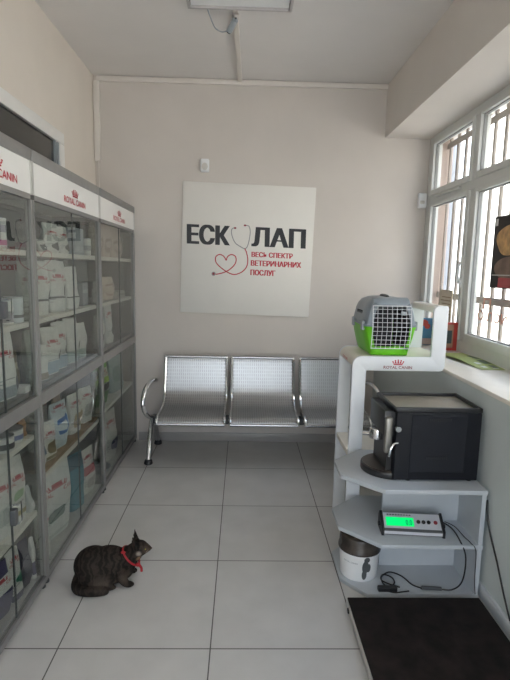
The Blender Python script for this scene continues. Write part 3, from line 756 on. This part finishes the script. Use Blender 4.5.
# ------------------------------------------------------------------ cat
ct = thing('cat', 'brown tabby cat in a red collar crouching on the tiled floor, looking up', 'cat', (-.617, 2.205, 0))
b = B()
E_ = b._ell
E_((-.070, 0, .085), (.092, .082, .088), 24, 16); E_((-.04, 0, .05), (.09, .085, .052), 20, 12); E_((.0, 0, .088), (.105, .078, .085), 24, 16); E_((.02, 0, .045), (.09, .07, .045), 20, 12); E_((.065, 0, .085), (.062, .058, .078), 20, 14)
b.tube(smooth([(.07, 0, .105), (.105, 0, .13), (.135, 0, .155)], 5), [.055]*3+[.05]*3+[.044]*3+[.04]*2, 16)
E_((.146, 0, .163), (.042, .039, .037), 20, 14); E_((.172, 0, .162), (.024, .026, .022), 16, 12); E_((.189, 0, .160), (.014, .017, .012), 14, 10)
E_((.165, 0, .148), (.026, .02, .012), 12, 8)
for s in (-1, 1):
    E_((-.055, .058*s, .06), (.072, .036, .058), 18, 12); E_((.005, .075*s, .014), (.045, .018, .014), 14, 8); E_((-.02, .07*s, .03), (.05, .02, .025), 14, 8)
    b.tube([(.060, .05*s, .075), (.075, .053*s, .035), (.088, .054*s, .016)], [.03, .022, .018], 12); E_((.10, .054*s, .013), (.028, .018, .014), 14, 8)
    E_((.150, .026*s, .155), (.024, .016, .02), 12, 8)
    # ears: open triangles
    bx = Vector((.128, .026*s, .190))
    b.add([bx+Vector((-.022, -.014*s, -.010)), bx+Vector((.022, -.012*s, -.008)), bx+Vector((.004, .022*s, -.018)), bx+Vector((-.012, .014*s, .060)), bx+Vector((-.004, .003*s, -.02))],
          [(0, 1, 3), (1, 2, 3), (2, 0, 3), (0, 4, 1), (1, 4, 2), (2, 4, 0)])
tp = smooth([(-.138, -.02, .04), (-.140, -.06, .024), (-.122, -.092, .018), (-.08, -.108, .018), (-.025, -.108, .017), (.02, -.103, .015)], 6)
b.tube(tp, [.021]*(len(tp)-6)+[.020, .019, .018, .016, .013, .008], 12)
raw = b.build('body_raw', M['fur'], ct, local=True)
md = raw.modifiers.new('r', 'REMESH'); md.mode = 'VOXEL'; md.voxel_size = .0045
sm = raw.modifiers.new('s', 'SMOOTH'); sm.factor = .5; sm.iterations = 5
dg = bpy.context.evaluated_depsgraph_get(); dg.update()
me = bpy.data.meshes.new_from_object(raw.evaluated_get(dg)); me.name = 'body'
zmin = min(v.co.z for v in me.vertices)
for v in me.vertices: v.co.z -= zmin
for p_ in me.polygons: p_.use_smooth = True
if not me.materials: me.materials.append(M['fur'])
bpy.data.objects.remove(raw)
body = bpy.data.objects.new('body', me); C.objects.link(body); body.parent = ct
b = B(); cc = Vector((.106, 0, .128)); ax = Vector((.72, 0, .69)).normalized(); uu = Vector((0, 1, 0)); vv = ax.cross(uu)
b.tube([cc+uu*.052*math.cos(2*PI*k/28)+vv*.053*math.sin(2*PI*k/28) for k in range(28)], .005, 8, closed=True)
co = b.build('collar', M['collar'], ct, local=True)
b = B(); b.tube(smooth([(.146, -.030, .098), (.158, -.040, .088), (.160, -.044, .072)], 4), .006, 8); b._ell((.142, -.032, .100), (.012, .010, .010), 12, 8); b._ell((.075, -.035, .166), (.012, .008, .006), 10, 6); b.build('collar_tag', M['collar'], co, local=True)
for s in (-1, 1):
    b = B(); b._ell((.172, .023*s, .171), (.0065, .0045, .0065), 12, 8); b.build('eye', M['eye'], ct, local=True)
b = B(); b._ell((.2015, 0, .163), (.004, .006, .0045), 10, 8); b.build('nose', M['nose'], ct, local=True)
ct.rotation_euler = (0, 0, math.radians(4))

# ------------------------------------------------------------------ octagonal shelf unit by the right wall
un = thing('shelf_unit', 'low grey-white shelf unit with cut corners against the right wall', 'shelf', (.8, 2.34, 0))
OCT = [(.487, 2.25), (.655, 2.085), (1.12, 2.085), (1.12, 2.585), (.65, 2.585), (.487, 2.435)]
OCB = [(.497, 2.21), (.60, 2.088), (1.12, 2.088), (1.12, 2.585), (.65, 2.585), (.497, 2.435)]
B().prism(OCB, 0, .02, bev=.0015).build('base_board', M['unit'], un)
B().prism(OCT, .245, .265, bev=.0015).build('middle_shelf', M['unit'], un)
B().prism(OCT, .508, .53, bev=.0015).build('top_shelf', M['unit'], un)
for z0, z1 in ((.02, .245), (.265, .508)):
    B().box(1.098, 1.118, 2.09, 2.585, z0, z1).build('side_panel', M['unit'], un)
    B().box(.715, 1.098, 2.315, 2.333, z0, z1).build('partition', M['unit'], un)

# ------------------------------------------------------------------ white display stand behind it
st = thing('display_stand', 'tall white stepped display stand with red crown logo beside the window sill', 'stand', (.8, 2.8, 0))
outl = rpoly([(.597, 0, 0), (.672, 0, 0), (.672, .967, .008), (1.098, .967, .03), (1.098, 1.322, .012), (1.02, 1.322, .03), (1.02, 1.045, .008), (.597, 1.045, .05)], 6)
for y in (2.605, 2.965):
    pn = B().prism(outl, y, y+.02, 'Y', .003).build('side_frame', M['stand'], st)
    if y < 2.7:
        b = B(); put2d(b, BRAND, lambda u, v: (.765+u*.155, y-.0008, .979+v*.016)); b.build('lettering', M['red_dark'], pn, fix=False)
        b = B(); put2d(b, CROWN, lambda u, v: (.812+u*.062, y-.0008, 1.0+v*.034)); b.build('crown_emblem', M['red'], pn, fix=False)
b = B(); b.prism(rpoly([(.599, .985, .01), (1.09, .985, 0), (1.09, 1.043, 0), (.599, 1.043, .05)], 6), 2.625, 2.965, 'Y')
sb = b.build('shelf_board', M['stand_cream'], st)
b = B(); put2d(b, BRAND, lambda u, v: (.5985-.0012, 2.87-u*.13, .998+v*.014)); b.build('lettering', M['red'], sb, fix=False)
B().box(1.022, 1.096, 2.625, 2.965, 1.285, 1.320, .004).build('top_board', M['stand_cream'], st)
B().box(.60, 1.095, 2.625, 2.965, .47, .50, .003).build('lower_board', M['stand_cream'], st)
B().box(1.05, 1.09, 2.66, 2.95, 0, .47).build('rear_support', M['stand'], st)

# ------------------------------------------------------------------ pet carrier
pc = thing('pet_carrier', 'grey and green plastic pet carrier with white wire door on the white stand', 'carrier', (.797, 2.80, 1.045))
CX, CY, CZ = .803, 2.80, 1.045
def ring(hw, hl, z, ch):
    """chamfered rectangle; dense columns on the front (-Y) face"""
    fr = [-hw+ch, -.098, -.06, -.02, .02, .06, .098, hw-ch]
    pts = [(x, -hl) for x in fr]
    pts += [(hw-ch*.3, -hl+ch*.3), (hw, -hl+ch)] + [(hw, -hl+ch+(2*hl-2*ch)*k/4) for k in range(1, 5)] + [(hw-ch*.3, hl-ch*.3)]
    pts += [(hw-ch-(2*hw-2*ch)*k/4, hl) for k in range(0, 5)] + [(-hw+ch*.3, hl-ch*.3)]
    pts += [(-hw, hl-ch-(2*hl-2*ch)*k/4) for k in range(0, 5)] + [(-hw+ch*.3, -hl+ch*.3)]
    return [(CX+x, CY+y, CZ+z) for x, y in pts]
def shell(levels, name, m, cap_lo, cap_hi, zlo, zhi):
    R_ = [ring(*l) for l in levels]; n = len(R_[0]); bm = bmesh.new()
    V = [[bm.verts.new(p) for p in r] for r in R_]
    for j in range(len(V)-1):
        for i in range(n):
            zc_ = (levels[j][2]+levels[j+1][2])/2
            if 1 <= i <= 5 and zlo < zc_ < zhi: continue
            bm.faces.new((V[j][i], V[j][(i+1) % n], V[j+1][(i+1) % n], V[j+1][i]))
    if cap_lo: bm.faces.new(V[0][::-1])
    if cap_hi: bm.faces.new(V[-1])
    return B().bm(bm).build(name, m, pc)
low = shell([(.098, .150, 0, .03), (.108, .156, .008, .03), (.119, .163, .05, .032), (.131, .170, .10, .034), (.138, .174, .142, .034), (.143, .178, .150, .034), (.143, .178, .158, .034)], 'lower_tub', M['green'], True, False, .048, 1)
upp = shell([(.143, .178, .158, .034), (.143, .178, .166, .034), (.137, .173, .170, .034), (.132, .170, .20, .036), (.124, .166, .245, .04), (.114, .160, .272, .042), (.100, .148, .293, .042), (.075, .120, .306, .04), (.05, .09, .310, .03)], 'upper_shell', M['carrier_grey'], False, True, 0, .262)
for o in (low, upp):
    s_ = o.modifiers.new('s', 'SOLIDIFY'); s_.thickness = .003; s_.offset = -1
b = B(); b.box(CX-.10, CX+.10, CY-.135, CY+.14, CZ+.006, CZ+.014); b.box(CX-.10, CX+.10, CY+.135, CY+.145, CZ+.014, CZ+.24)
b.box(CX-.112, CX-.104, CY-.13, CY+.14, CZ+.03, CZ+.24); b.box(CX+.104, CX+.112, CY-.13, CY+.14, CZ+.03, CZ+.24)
b.build('shade_liner', M['carrier_dark'], pc)  # dark liner added to stand in for the shade inside the carrier
b = B()
def fy(z):     # front plane of the shell at height z
    pts = [(0, .150), (.05, .163), (.10, .170), (.15, .178), (.17, .173), (.20, .170), (.245, .166), (.272, .160), (.31, .12)]
    for (a, p_), (c, q) in zip(pts, pts[1:]):
        if a <= z <= c: return CY-(p_+(q-p_)*(z-a)/(c-a))
    return CY-.12
DW = .104
zs = [.040+.0236*k for k in range(11)]
dr = None
b = B(); b.tube([(CX-DW, fy(.04)-.006, CZ+.04), (CX-DW, fy(.15)-.006, CZ+.15), (CX-DW, fy(.27)-.006, CZ+.270), (CX+DW, fy(.27)-.006, CZ+.270), (CX+DW, fy(.15)-.006, CZ+.15), (CX+DW, fy(.04)-.006, CZ+.04)], .0026, 6, closed=True)
dr = b.build('wire_door', M['wire'], pc)
b = B()
for k in range(1, 8):
    x = CX-DW+2*DW*k/8; b.tube([(x, fy(z)-.006, CZ+z) for z in (.04, .10, .15, .20, .27)], .0015, 5)
for z in zs[1:-1]: b.tube([(CX-DW, fy(z)-.008, CZ+z), (CX+DW, fy(z)-.008, CZ+z)], .0015, 5)
b.build('door_grid', M['wire'], dr)
b = B(); b.box(CX+.045, CX+.072, fy(.23)-.018, fy(.23)-.004, CZ+.222, CZ+.243, .003); b.build('door_latch', M['grey'], dr)
b = B(); b.tube(smooth([(CX, CY-.07, CZ+.300), (CX, CY-.06, CZ+.314), (CX, CY, CZ+.317), (CX, CY+.06, CZ+.314), (CX, CY+.07, CZ+.300)]), .010, 10); b.build('handle', M['grey_dark'], pc)
for s in (-1, 1):
    for y in (-.12, .10):
        B().box(CX+s*.146-.007, CX+s*.146+.007, CY+y-.018, CY+y+.018, CZ+.135, CZ+.185, .004).build('side_clip', M['grey'], pc)
    b = B()
    for k in range(5): b.box(CX+s*.128-.004, CX+s*.128+.004, CY-.04+k*.026, CY-.028+k*.026, CZ+.20, CZ+.235, .001)
    b.build('vent_slots', M['carrier_dark'], pc)

# ------------------------------------------------------------------ coffee machine
ck = thing('coffee_machine', 'dark coffee machine turned sideways on the top of the low shelf unit', 'coffee machine', (.92, 2.33, .53))
B().box(.715, 1.112, 2.178, 2.47, .536, .862, .006).build('housing', M['navy'], ck)
sp_ = B().box(.786, 1.045, 2.1755, 2.18, .575, .85, .002, 1).build('side_panel', M['navy2'], ck)
b = B()
for (zz, xx, ww) in ((.822, .868, .105), (.640, .865, .10)):
    for k in range(11): b.box(xx+k*ww/11, xx+k*ww/11+ww/22, 2.1735, 2.176, zz, zz+.012)
b.build('vent_grille', M['black'], sp_)
B().box(.717, .782, 2.1762, 2.18, .545, .855, .001, 1).build('front_column', M['navy'], ck)
b = B()
for q in ((.70, 1.112, 2.178, 2.194), (.70, 1.112, 2.454, 2.47), (.70, .715, 2.178, 2.47), (1.097, 1.112, 2.178, 2.47)): b.box(*q, .862, .884, .003)
b.build('top_rim', M['black'], ck)
b = B(); b.box(.712, 1.10, 2.19, 2.458, .858, .870); b.build('cup_warmer', M['cup_tray'], ck)
B().box(.665, .737, 2.20, 2.45, .74, .862, .006).build('brew_head', M['black'], ck)
B().box(.690, .737, 2.22, 2.44, .56, .74).build('back_plate', M['black'], ck)
b = B(); b.box(.668, .705, 2.185, 2.215, .66, .835, .012, 3); b.build('silver_bracket', mat('dull_metal', (.30, .29, .27), .4, .8), ck)
b = B(); b.lathe([(.038, .0), (.04, .01), (.036, .045), (.03, .05)], (.672, 2.33, .69), 24); b.tube([(.65, 2.36, .70), (.615, 2.38, .695)], .011, 10); b.build('brew_group', M['chrome'], ck)
b = B(); b.lathe([(.013, 0), (.015, .004), (.013, .018), (.008, .02)], (.722, 2.162, .785), 18, axis='Y'); b.build('steam_knob', M['steel'], ck)
b = B(); b.tube(smooth([(.725, 2.17, .72), (.705, 2.165, .715), (.69, 2.162, .69), (.685, 2.165, .655)]), .005, 8); b.build('steam_wand', M['chrome'], ck)
n = 24; arc = [(.735+.135*math.cos(PI/2+PI*k/n)*1.0, 2.325+.135*math.sin(PI/2+PI*k/n)) for k in range(n+1)]
tr_ = B().prism(arc, .53, .562, bev=.004).build('drip_tray', M['black'], ck)
B().prism([(.732+(x-.732)*.93, 2.325+(y-2.325)*.93) for x, y in arc], .562, .566).build('tray_plate', M['brownplate'], tr_)
for x in (.79, 1.08):
    for y in (2.20, 2.45): B().cyl((x, y, .53), (x, y, .538), .012, 10).build('foot', M['black'], ck)

# ------------------------------------------------------------------ scale read-out on the middle shelf
sd = thing('scale_display', 'silver scale read-out with glowing green screen on the middle shelf', 'scale display', (.83, 2.20, .265))
TL = math.radians(28)
mt = Matrix.Translation((.826, 2.205, .265)) @ Matrix.Rotation(math.radians(-5), 4, 'Z')
def dloc(b): b.xf(mt); return b
# side profile: a wedge lying back
wed = [(-.045, .004), (.045, .004), (.045, .055), (.028, .078), (-.038, .032), (-.045, .026)]
b = B(); b.prism(wed, -.135, .135, 'X'); dloc(b).build('housing', M['grey_dark'], sd)
for s in (-1, 1):
    b = B(); x0 = .135*s; b.prism([(-.050, 0), (.050, 0), (.050, .06), (.032, .085), (-.042, .036), (-.050, .03)], min(x0, x0+.012*s), max(x0, x0+.012*s), 'X'); dloc(b).build('end_cap', M['black'], sd)
    b = B(); b.lathe([(.010, 0), (.010, .01)], (x0+.012*s if s > 0 else x0-.022, .0, .035), 12, axis='X'); dloc(b).build('side_knob', M['black'], sd)
fa = Vector((0, -.038, .032)); fb_ = Vector((0, .028, .078)); fd = (fb_-fa); fn = Vector((0, -fd.z, fd.y)).normalized()
def face(u, v, d=.001): return Vector((u, 0, 0))+fa+fd*v+fn*d
def fq(u0, u1, v0, v1, d, m, nm, par):
    b = B(); b.add([face(u0, v0, d), face(u1, v0, d), face(u1, v1, d), face(u0, v1, d), face(u0, v0, d-.0012), face(u1, v0, d-.0012), face(u1, v1, d-.0012), face(u0, v1, d-.0012)],
                   [(0, 1, 2, 3), (7, 6, 5, 4), (0, 4, 5, 1), (1, 5, 6, 2), (2, 6, 7, 3), (3, 7, 4, 0)])
    dloc(b); return b.build(nm, m, par)
fp = fq(-.133, .133, .02, .98, .0012, M['silver'], 'front_panel', sd)
lc = fq(-.122, .008, .16, .70, .0024, M['lcd'], 'screen', fp)
b = B(); put2d(b, text2d('0.0', .01), lambda u, v: face(-.03+u*.03, .24+v*.32, .0027)); dloc(b); b.build('digits', M['lcd_digit'], lc, fix=False)
b = B()
for k in range(9): b.add([face(-.115+k*.013+q[0]*.009, .82+q[1]*.08, .0018) for q in ((0, 0), (1, 0), (1, 1), (0, 1))], [(0, 1, 2, 3)])
dloc(b); b.build('printed_line', M['grey_dark'], fp, fix=False)
for u, m in ((.030, M['black']), (.054, M['black']), (.078, M['black']), (.110, M['red_dark'])):
    b = B(); c0 = face(u, .46, .001); b.tube([c0, c0+fn*.004], .0092, 14); dloc(b); b.build('button', m, fp)
b = B(); b.box(-.137, .137, -.0465, -.044, .008, .022); dloc(b); b.build('lower_strip', M['silver'], sd)

# ------------------------------------------------------------------ tub of dry food on the base board
tb = thing('food_tub', 'white round tub with dark lid on the base board of the low unit', 'tub', (.597, 2.262, .02))
tx, ty, tz = .597, 2.262, .02
B().lathe([(.086, 0), (.089, .004), (.097, .130), (.098, .135)], (tx, ty, tz), 36).build('bucket', M['white'], tb)
B().lathe([(.098, .135), (.103, .137), (.103, .148), (.099, .156), (.098, .195), (.094, .208), (.085, .212), (.001, .212)], (tx, ty, tz), 36).build('lid', M['smoke'], tb)
def tf(a, z, d=.0012): r = .089+.008*z/.13+d; return (tx+r*math.cos(a), ty+r*math.sin(a), tz+z)
b = B(); a0 = math.radians(-84)
for (ca, cz, ra, rz) in ((0, .080, .17, .034), (.06, .118, .15, .014), (-.04, .040, .13, .026), (.17, .075, .12, .022)):
    b.add([tf(a0+ca+ra*math.cos(2*PI*k/16), cz+rz*math.sin(2*PI*k/16)) for k in range(16)], [tuple(range(16))])
b.build('printed_picture', M['grey_dark'], tb, fix=False)
b = B(); put2d(b, BRAND, lambda u, v: tf(math.radians(-150)+u*.75, .092+v*.008)); b.build('lettering', M['grey'], tb, fix=False)

# ------------------------------------------------------------------ cables
def cable(pts, r, lab, name='cable', n=8): return tag(B().tube(smooth(pts, 7), r, n).build(name, M['cable']), lab, 'cable')
pw = thing('power_cable', 'black power cable looping from the read-out to the base board', 'cable', (.8, 2.16, .02))
B().tube(smooth([(.972, 2.20, .318), (1.0, 2.16, .31), (1.02, 2.115, .28), (1.035, 2.068, .22), (1.03, 2.07, .10), (1.0, 2.10, .035), (.94, 2.115, .028), (.86, 2.12, .026)], 8), .0034, 8).build('lead', M['cable'], pw)
B().tube([(.955, 2.113, .0305), (.865, 2.12, .0305)], .009, 10).build('inline_plug', M['grey_dark'], pw)
B().tube(smooth([(.865, 2.12, .028), (.83, 2.15, .026), (.80, 2.22, .024), (.75, 2.25, .024), (.70, 2.21, .024), (.695, 2.155, .024), (.72, 2.135, .024), (.75, 2.165, .026), (.745, 2.20, .030), (.71, 2.22, .031), (.69, 2.18, .030), (.72, 2.145, .031), (.765, 2.13, .026)], 8), .0034, 8).build('coil', M['cable'], pw)
ad = thing('power_adapter', 'small black adapter lying on the base board before the tub', 'adapter', (.71, 2.115, .02))
B().box(.655, .745, 2.10, 2.124, .02, .042, .004).build('body', M['black'], ad)
B().tube(smooth([(.70, 2.10, .026), (.73, 2.092, .024), (.76, 2.097, .024), (.80, 2.105, .024)]), .003, 8).build('lead', M['cable'], ad)
cable([(.99, 2.215, .312), (1.03, 2.19, .300), (1.06, 2.15, .272), (1.07, 2.10, .268), (1.085, 2.078, .24), (1.09, 2.076, .10), (1.098, 2.075, .03)], .0022, 'thin grey-black wire hanging down at the right side of the low unit', 'wire')
cable([(1.139, 2.12, .47), (1.139, 2.09, .36), (1.138, 1.99, .24), (1.138, 1.90, .12), (1.138, 1.80, .02), (1.12, 1.66, .006), (1.118, 1.5, .006)], .0042, 'black cord running down the right wall to the floor')

# ------------------------------------------------------------------ platform scale
ps = thing('platform_scale', 'flat platform scale with black rubber top on the floor', 'scale', (.79, 1.55, 0))
B().box(.488, 1.095, 1.05, 2.03, .012, .038, .003).build('frame', M['alu_light'], ps)
B().box(.494, 1.092, 1.052, 2.028, .038, .046, .002).build('rubber_top', M['rubber'], ps)
for x in (.52, 1.06):
    for y in (1.10, 1.98): B().cyl((x, y, 0), (x, y, .013), .022, 14).build('foot', M['black'], ps)
B().box(.481, .489, 1.955, 1.975, .018, .034, .002).build('level_window', M['black'], ps)

# ------------------------------------------------------------------ things on the window sill
mg = thing('magazine', 'green and white magazine lying open on the window sill', 'magazine', (1.40, 2.95, ZS))
b = B(); nu, nv = 16, 8; vs = []
def mgp(i, j, dz=0):
    f, g = i/nu, j/nv; x = 1.285+.19*g+.045*(1-f)*(1-g)*1.2; y = 2.68+.55*f
    return (x, y, ZS+.0045+.012*math.sin(PI*f)**2*(1-.3*g)+dz)
vs = [mgp(i, j) for j in range(nv+1) for i in range(nu+1)]+[mgp(i, j, -.0040) for j in range(nv+1) for i in range(nu+1)]
W = nu+1; o2 = W*(nv+1); fs = []
for j in range(nv):
    for i in range(nu):
        fs.append((j*W+i, j*W+i+1, (j+1)*W+i+1, (j+1)*W+i)); fs.append((o2+j*W+i, o2+(j+1)*W+i, o2+(j+1)*W+i+1, o2+j*W+i+1))
b.add(vs, fs); b.build('pages', pm((.36, .42, .13)), mg, fix=False)
b = B()
def mpatch(i0, i1, j0, j1):
    b.add([mgp(i0, j0, .001), mgp(i1, j0, .001), mgp(i1, j1, .001), mgp(i0, j1, .001)], [(0, 1, 2, 3)])
for q in ((1, 3, 5, 7), (4, 7, 5, 7.5), (8, 12, 6, 7.6)): mpatch(*q)
b.build('printed_dark', pm((.10, .13, .08)), mg, fix=False)
b = B()
for q in ((1.2, 2.4, 2, 3.6), (3.6, 4.9, 2.4, 4), (.6, 1.2, 4.6, 6.5)): mpatch(*q)
b.build('printed_white', pm((.72, .74, .68)), mg, fix=False)
rb = thing('book', 'red-spined picture book standing on the sill beside the window', 'book', (1.415, 3.36, ZS))
B().box(1.345, 1.484, 3.352, 3.370, ZS, ZS+.195, .002).build('cover', pm((.45, .05, .04)), rb)
B().box(1.355, 1.455, 3.3505, 3.352, ZS+.02, ZS+.18).build('cover_picture', pm((.36, .19, .12)), rb)
B().box(1.36, 1.445, 3.3495, 3.3505, ZS+.05, ZS+.14).build('printed_dark', pm((.05, .07, .07)), rb)
bb = thing('book', 'blue picture book with red heading on the sill, seen through the stand', 'book', (1.36, 3.60, ZS))
B().box(1.22, 1.41, 3.60, 3.615, ZS, ZS+.20, .002).build('cover', pm((.10, .28, .46)), bb)
b = B(); b._ell((1.335, 3.600, ZS+.165), (.035, .0016, .024), 14, 8); b._ell((1.365, 3.600, ZS+.14), (.022, .0016, .02), 14, 8); b.build('printed_picture', pm((.48, .09, .06)), bb)
B().box(1.222, 1.408, 3.5988, 3.600, ZS+.004, ZS+.05).build('printed_band', pm((.42, .36, .34)), bb)
cd = thing('card', 'tall beige card with printed lines leaning on the window glass', 'card', (1.49, 3.63, ZS))
B().box(1.470, 1.476, 3.455, 3.67, ZS, 1.375, .001, 1).build('sheet', M['paper'], cd)
b = B()
for k in range(6): b.box(1.4694, 1.4701, 3.475, 3.65-.02*(k % 2), 1.20+k*.024, 1.207+k*.024)
b.build('printed_lines', M['print'], cd)
po = thing('poster', 'dark poster with a golden round picture hung on the right-hand window', 'poster', (1.497, 2.75, 1.62))
B().box(1.484, 1.487, 2.52, 2.965, 1.415, 1.828).build('sheet', M['poster'], po)
b = B(); b.add([(1.4835, 2.79+.135*math.cos(2*PI*k/30)*(1+.1*math.sin(6*PI*k/30)), 1.685+.085*math.sin(2*PI*k/30)) for k in range(30)], [tuple(range(30))]); b.build('printed_picture', M['tan'], po, fix=False)
b = B(); b.add([(1.4836, 2.76+.17*math.cos(2*PI*k/30), 1.53+.065*math.sin(2*PI*k/30)) for k in range(30)], [tuple(range(30))]); b.build('printed_picture', M['tan2'], po, fix=False)
B().box(1.4832, 1.484, 2.925, 2.95, 1.775, 1.815).build('printed_badge', pm((.62, .62, .62)), po)
B().box(1.4832, 1.484, 2.56, 2.95, 1.487, 1.493).build('printed_line', pm((.5, .5, .48)), po)
B().box(1.4832, 1.484, 2.60, 2.87, 1.42, 1.475).build('printed_band', pm((.35, .03, .04)), po)

# ------------------------------------------------------------------ light
wd = bpy.data.worlds.new('sky'); S.world = wd; wd.use_nodes = True
nt = wd.node_tree; bg = nt.nodes['Background']
tc = nd(nt, 'ShaderNodeTexCoord'); sx = nd(nt, 'ShaderNodeSeparateXYZ'); nt.links.new(tc.outputs['Generated'], sx.inputs[0])
rp = nd(nt, 'ShaderNodeValToRGB'); nt.links.new(sx.outputs[2], rp.inputs[0])
rp.color_ramp.elements[0].position = 0; rp.color_ramp.elements[0].color = (.90, .93, .98, 1)
rp.color_ramp.elements[1].position = .7; rp.color_ramp.elements[1].color = (.64, .77, 1, 1)
nt.links.new(rp.outputs[0], bg.inputs[0]); bg.inputs[1].default_value = 3.1
su = bpy.data.lights.new('sun', 'SUN'); su.energy = 11; su.angle = math.radians(.6); su.color = (1, .93, .82)
so = bpy.data.objects.new('sun', su); C.objects.link(so); so.rotation_euler = Vector((.48, .45, -.75)).to_track_quat('-Z', 'Y').to_euler()
def portal(loc, rot, sx_, sy_):
    l = bpy.data.lights.new('portal', 'AREA'); l.shape = 'RECTANGLE'; l.size = sx_; l.size_y = sy_
    o = bpy.data.objects.new('portal', l); C.objects.link(o); o.location = loc; o.rotation_euler = rot; l.cycles.is_portal = True
portal((XO+.02, (YW0+YW1)/2, (ZS+ZSOF)/2), (0, math.radians(90), 0), ZSOF-ZS, YW1-YW0)
portal((-.02, YF-.2, 1.37), (math.radians(90), 0, 0), 2.1, 2.6)

# ------------------------------------------------------------------ camera
f, p, yw, r, H = 495.668, .1429, -.0267, .0212, 1.4977
cd_ = bpy.data.cameras.new('camera'); cam = bpy.data.objects.new('camera', cd_); C.objects.link(cam)
cd_.sensor_fit = 'HORIZONTAL'; cd_.sensor_width = 36; cd_.lens = f/510*36; cd_.clip_start = .05
fw = Vector((-math.sin(yw)*math.cos(p), math.cos(yw)*math.cos(p), -math.sin(p)))
rt = fw.cross(Vector((0, 0, 1))).normalized(); up = rt.cross(fw)
rt2 = math.cos(r)*rt+math.sin(r)*up; up2 = -math.sin(r)*rt+math.cos(r)*up
mw = Matrix((rt2, up2, -fw)).transposed().to_4x4(); mw.translation = (0, 0, H)
cam.matrix_world = mw
S.camera = cam
S.view_settings.view_transform = 'Standard'; S.view_settings.look = 'None'; S.view_settings.gamma = 1
S.view_settings.use_curve_mapping = False
S.view_settings.exposure = 0.92
try:
    S.cycles.use_denoising = True; S.cycles.denoiser = 'OPENIMAGEDENOISE'
except Exception: pass
S.cycles.max_bounces = 10; S.cycles.diffuse_bounces = 6; S.cycles.transparent_max_bounces = 24
S.cycles.sample_clamp_indirect = 6; S.cycles.caustics_reflective = False; S.cycles.caustics_refractive = False
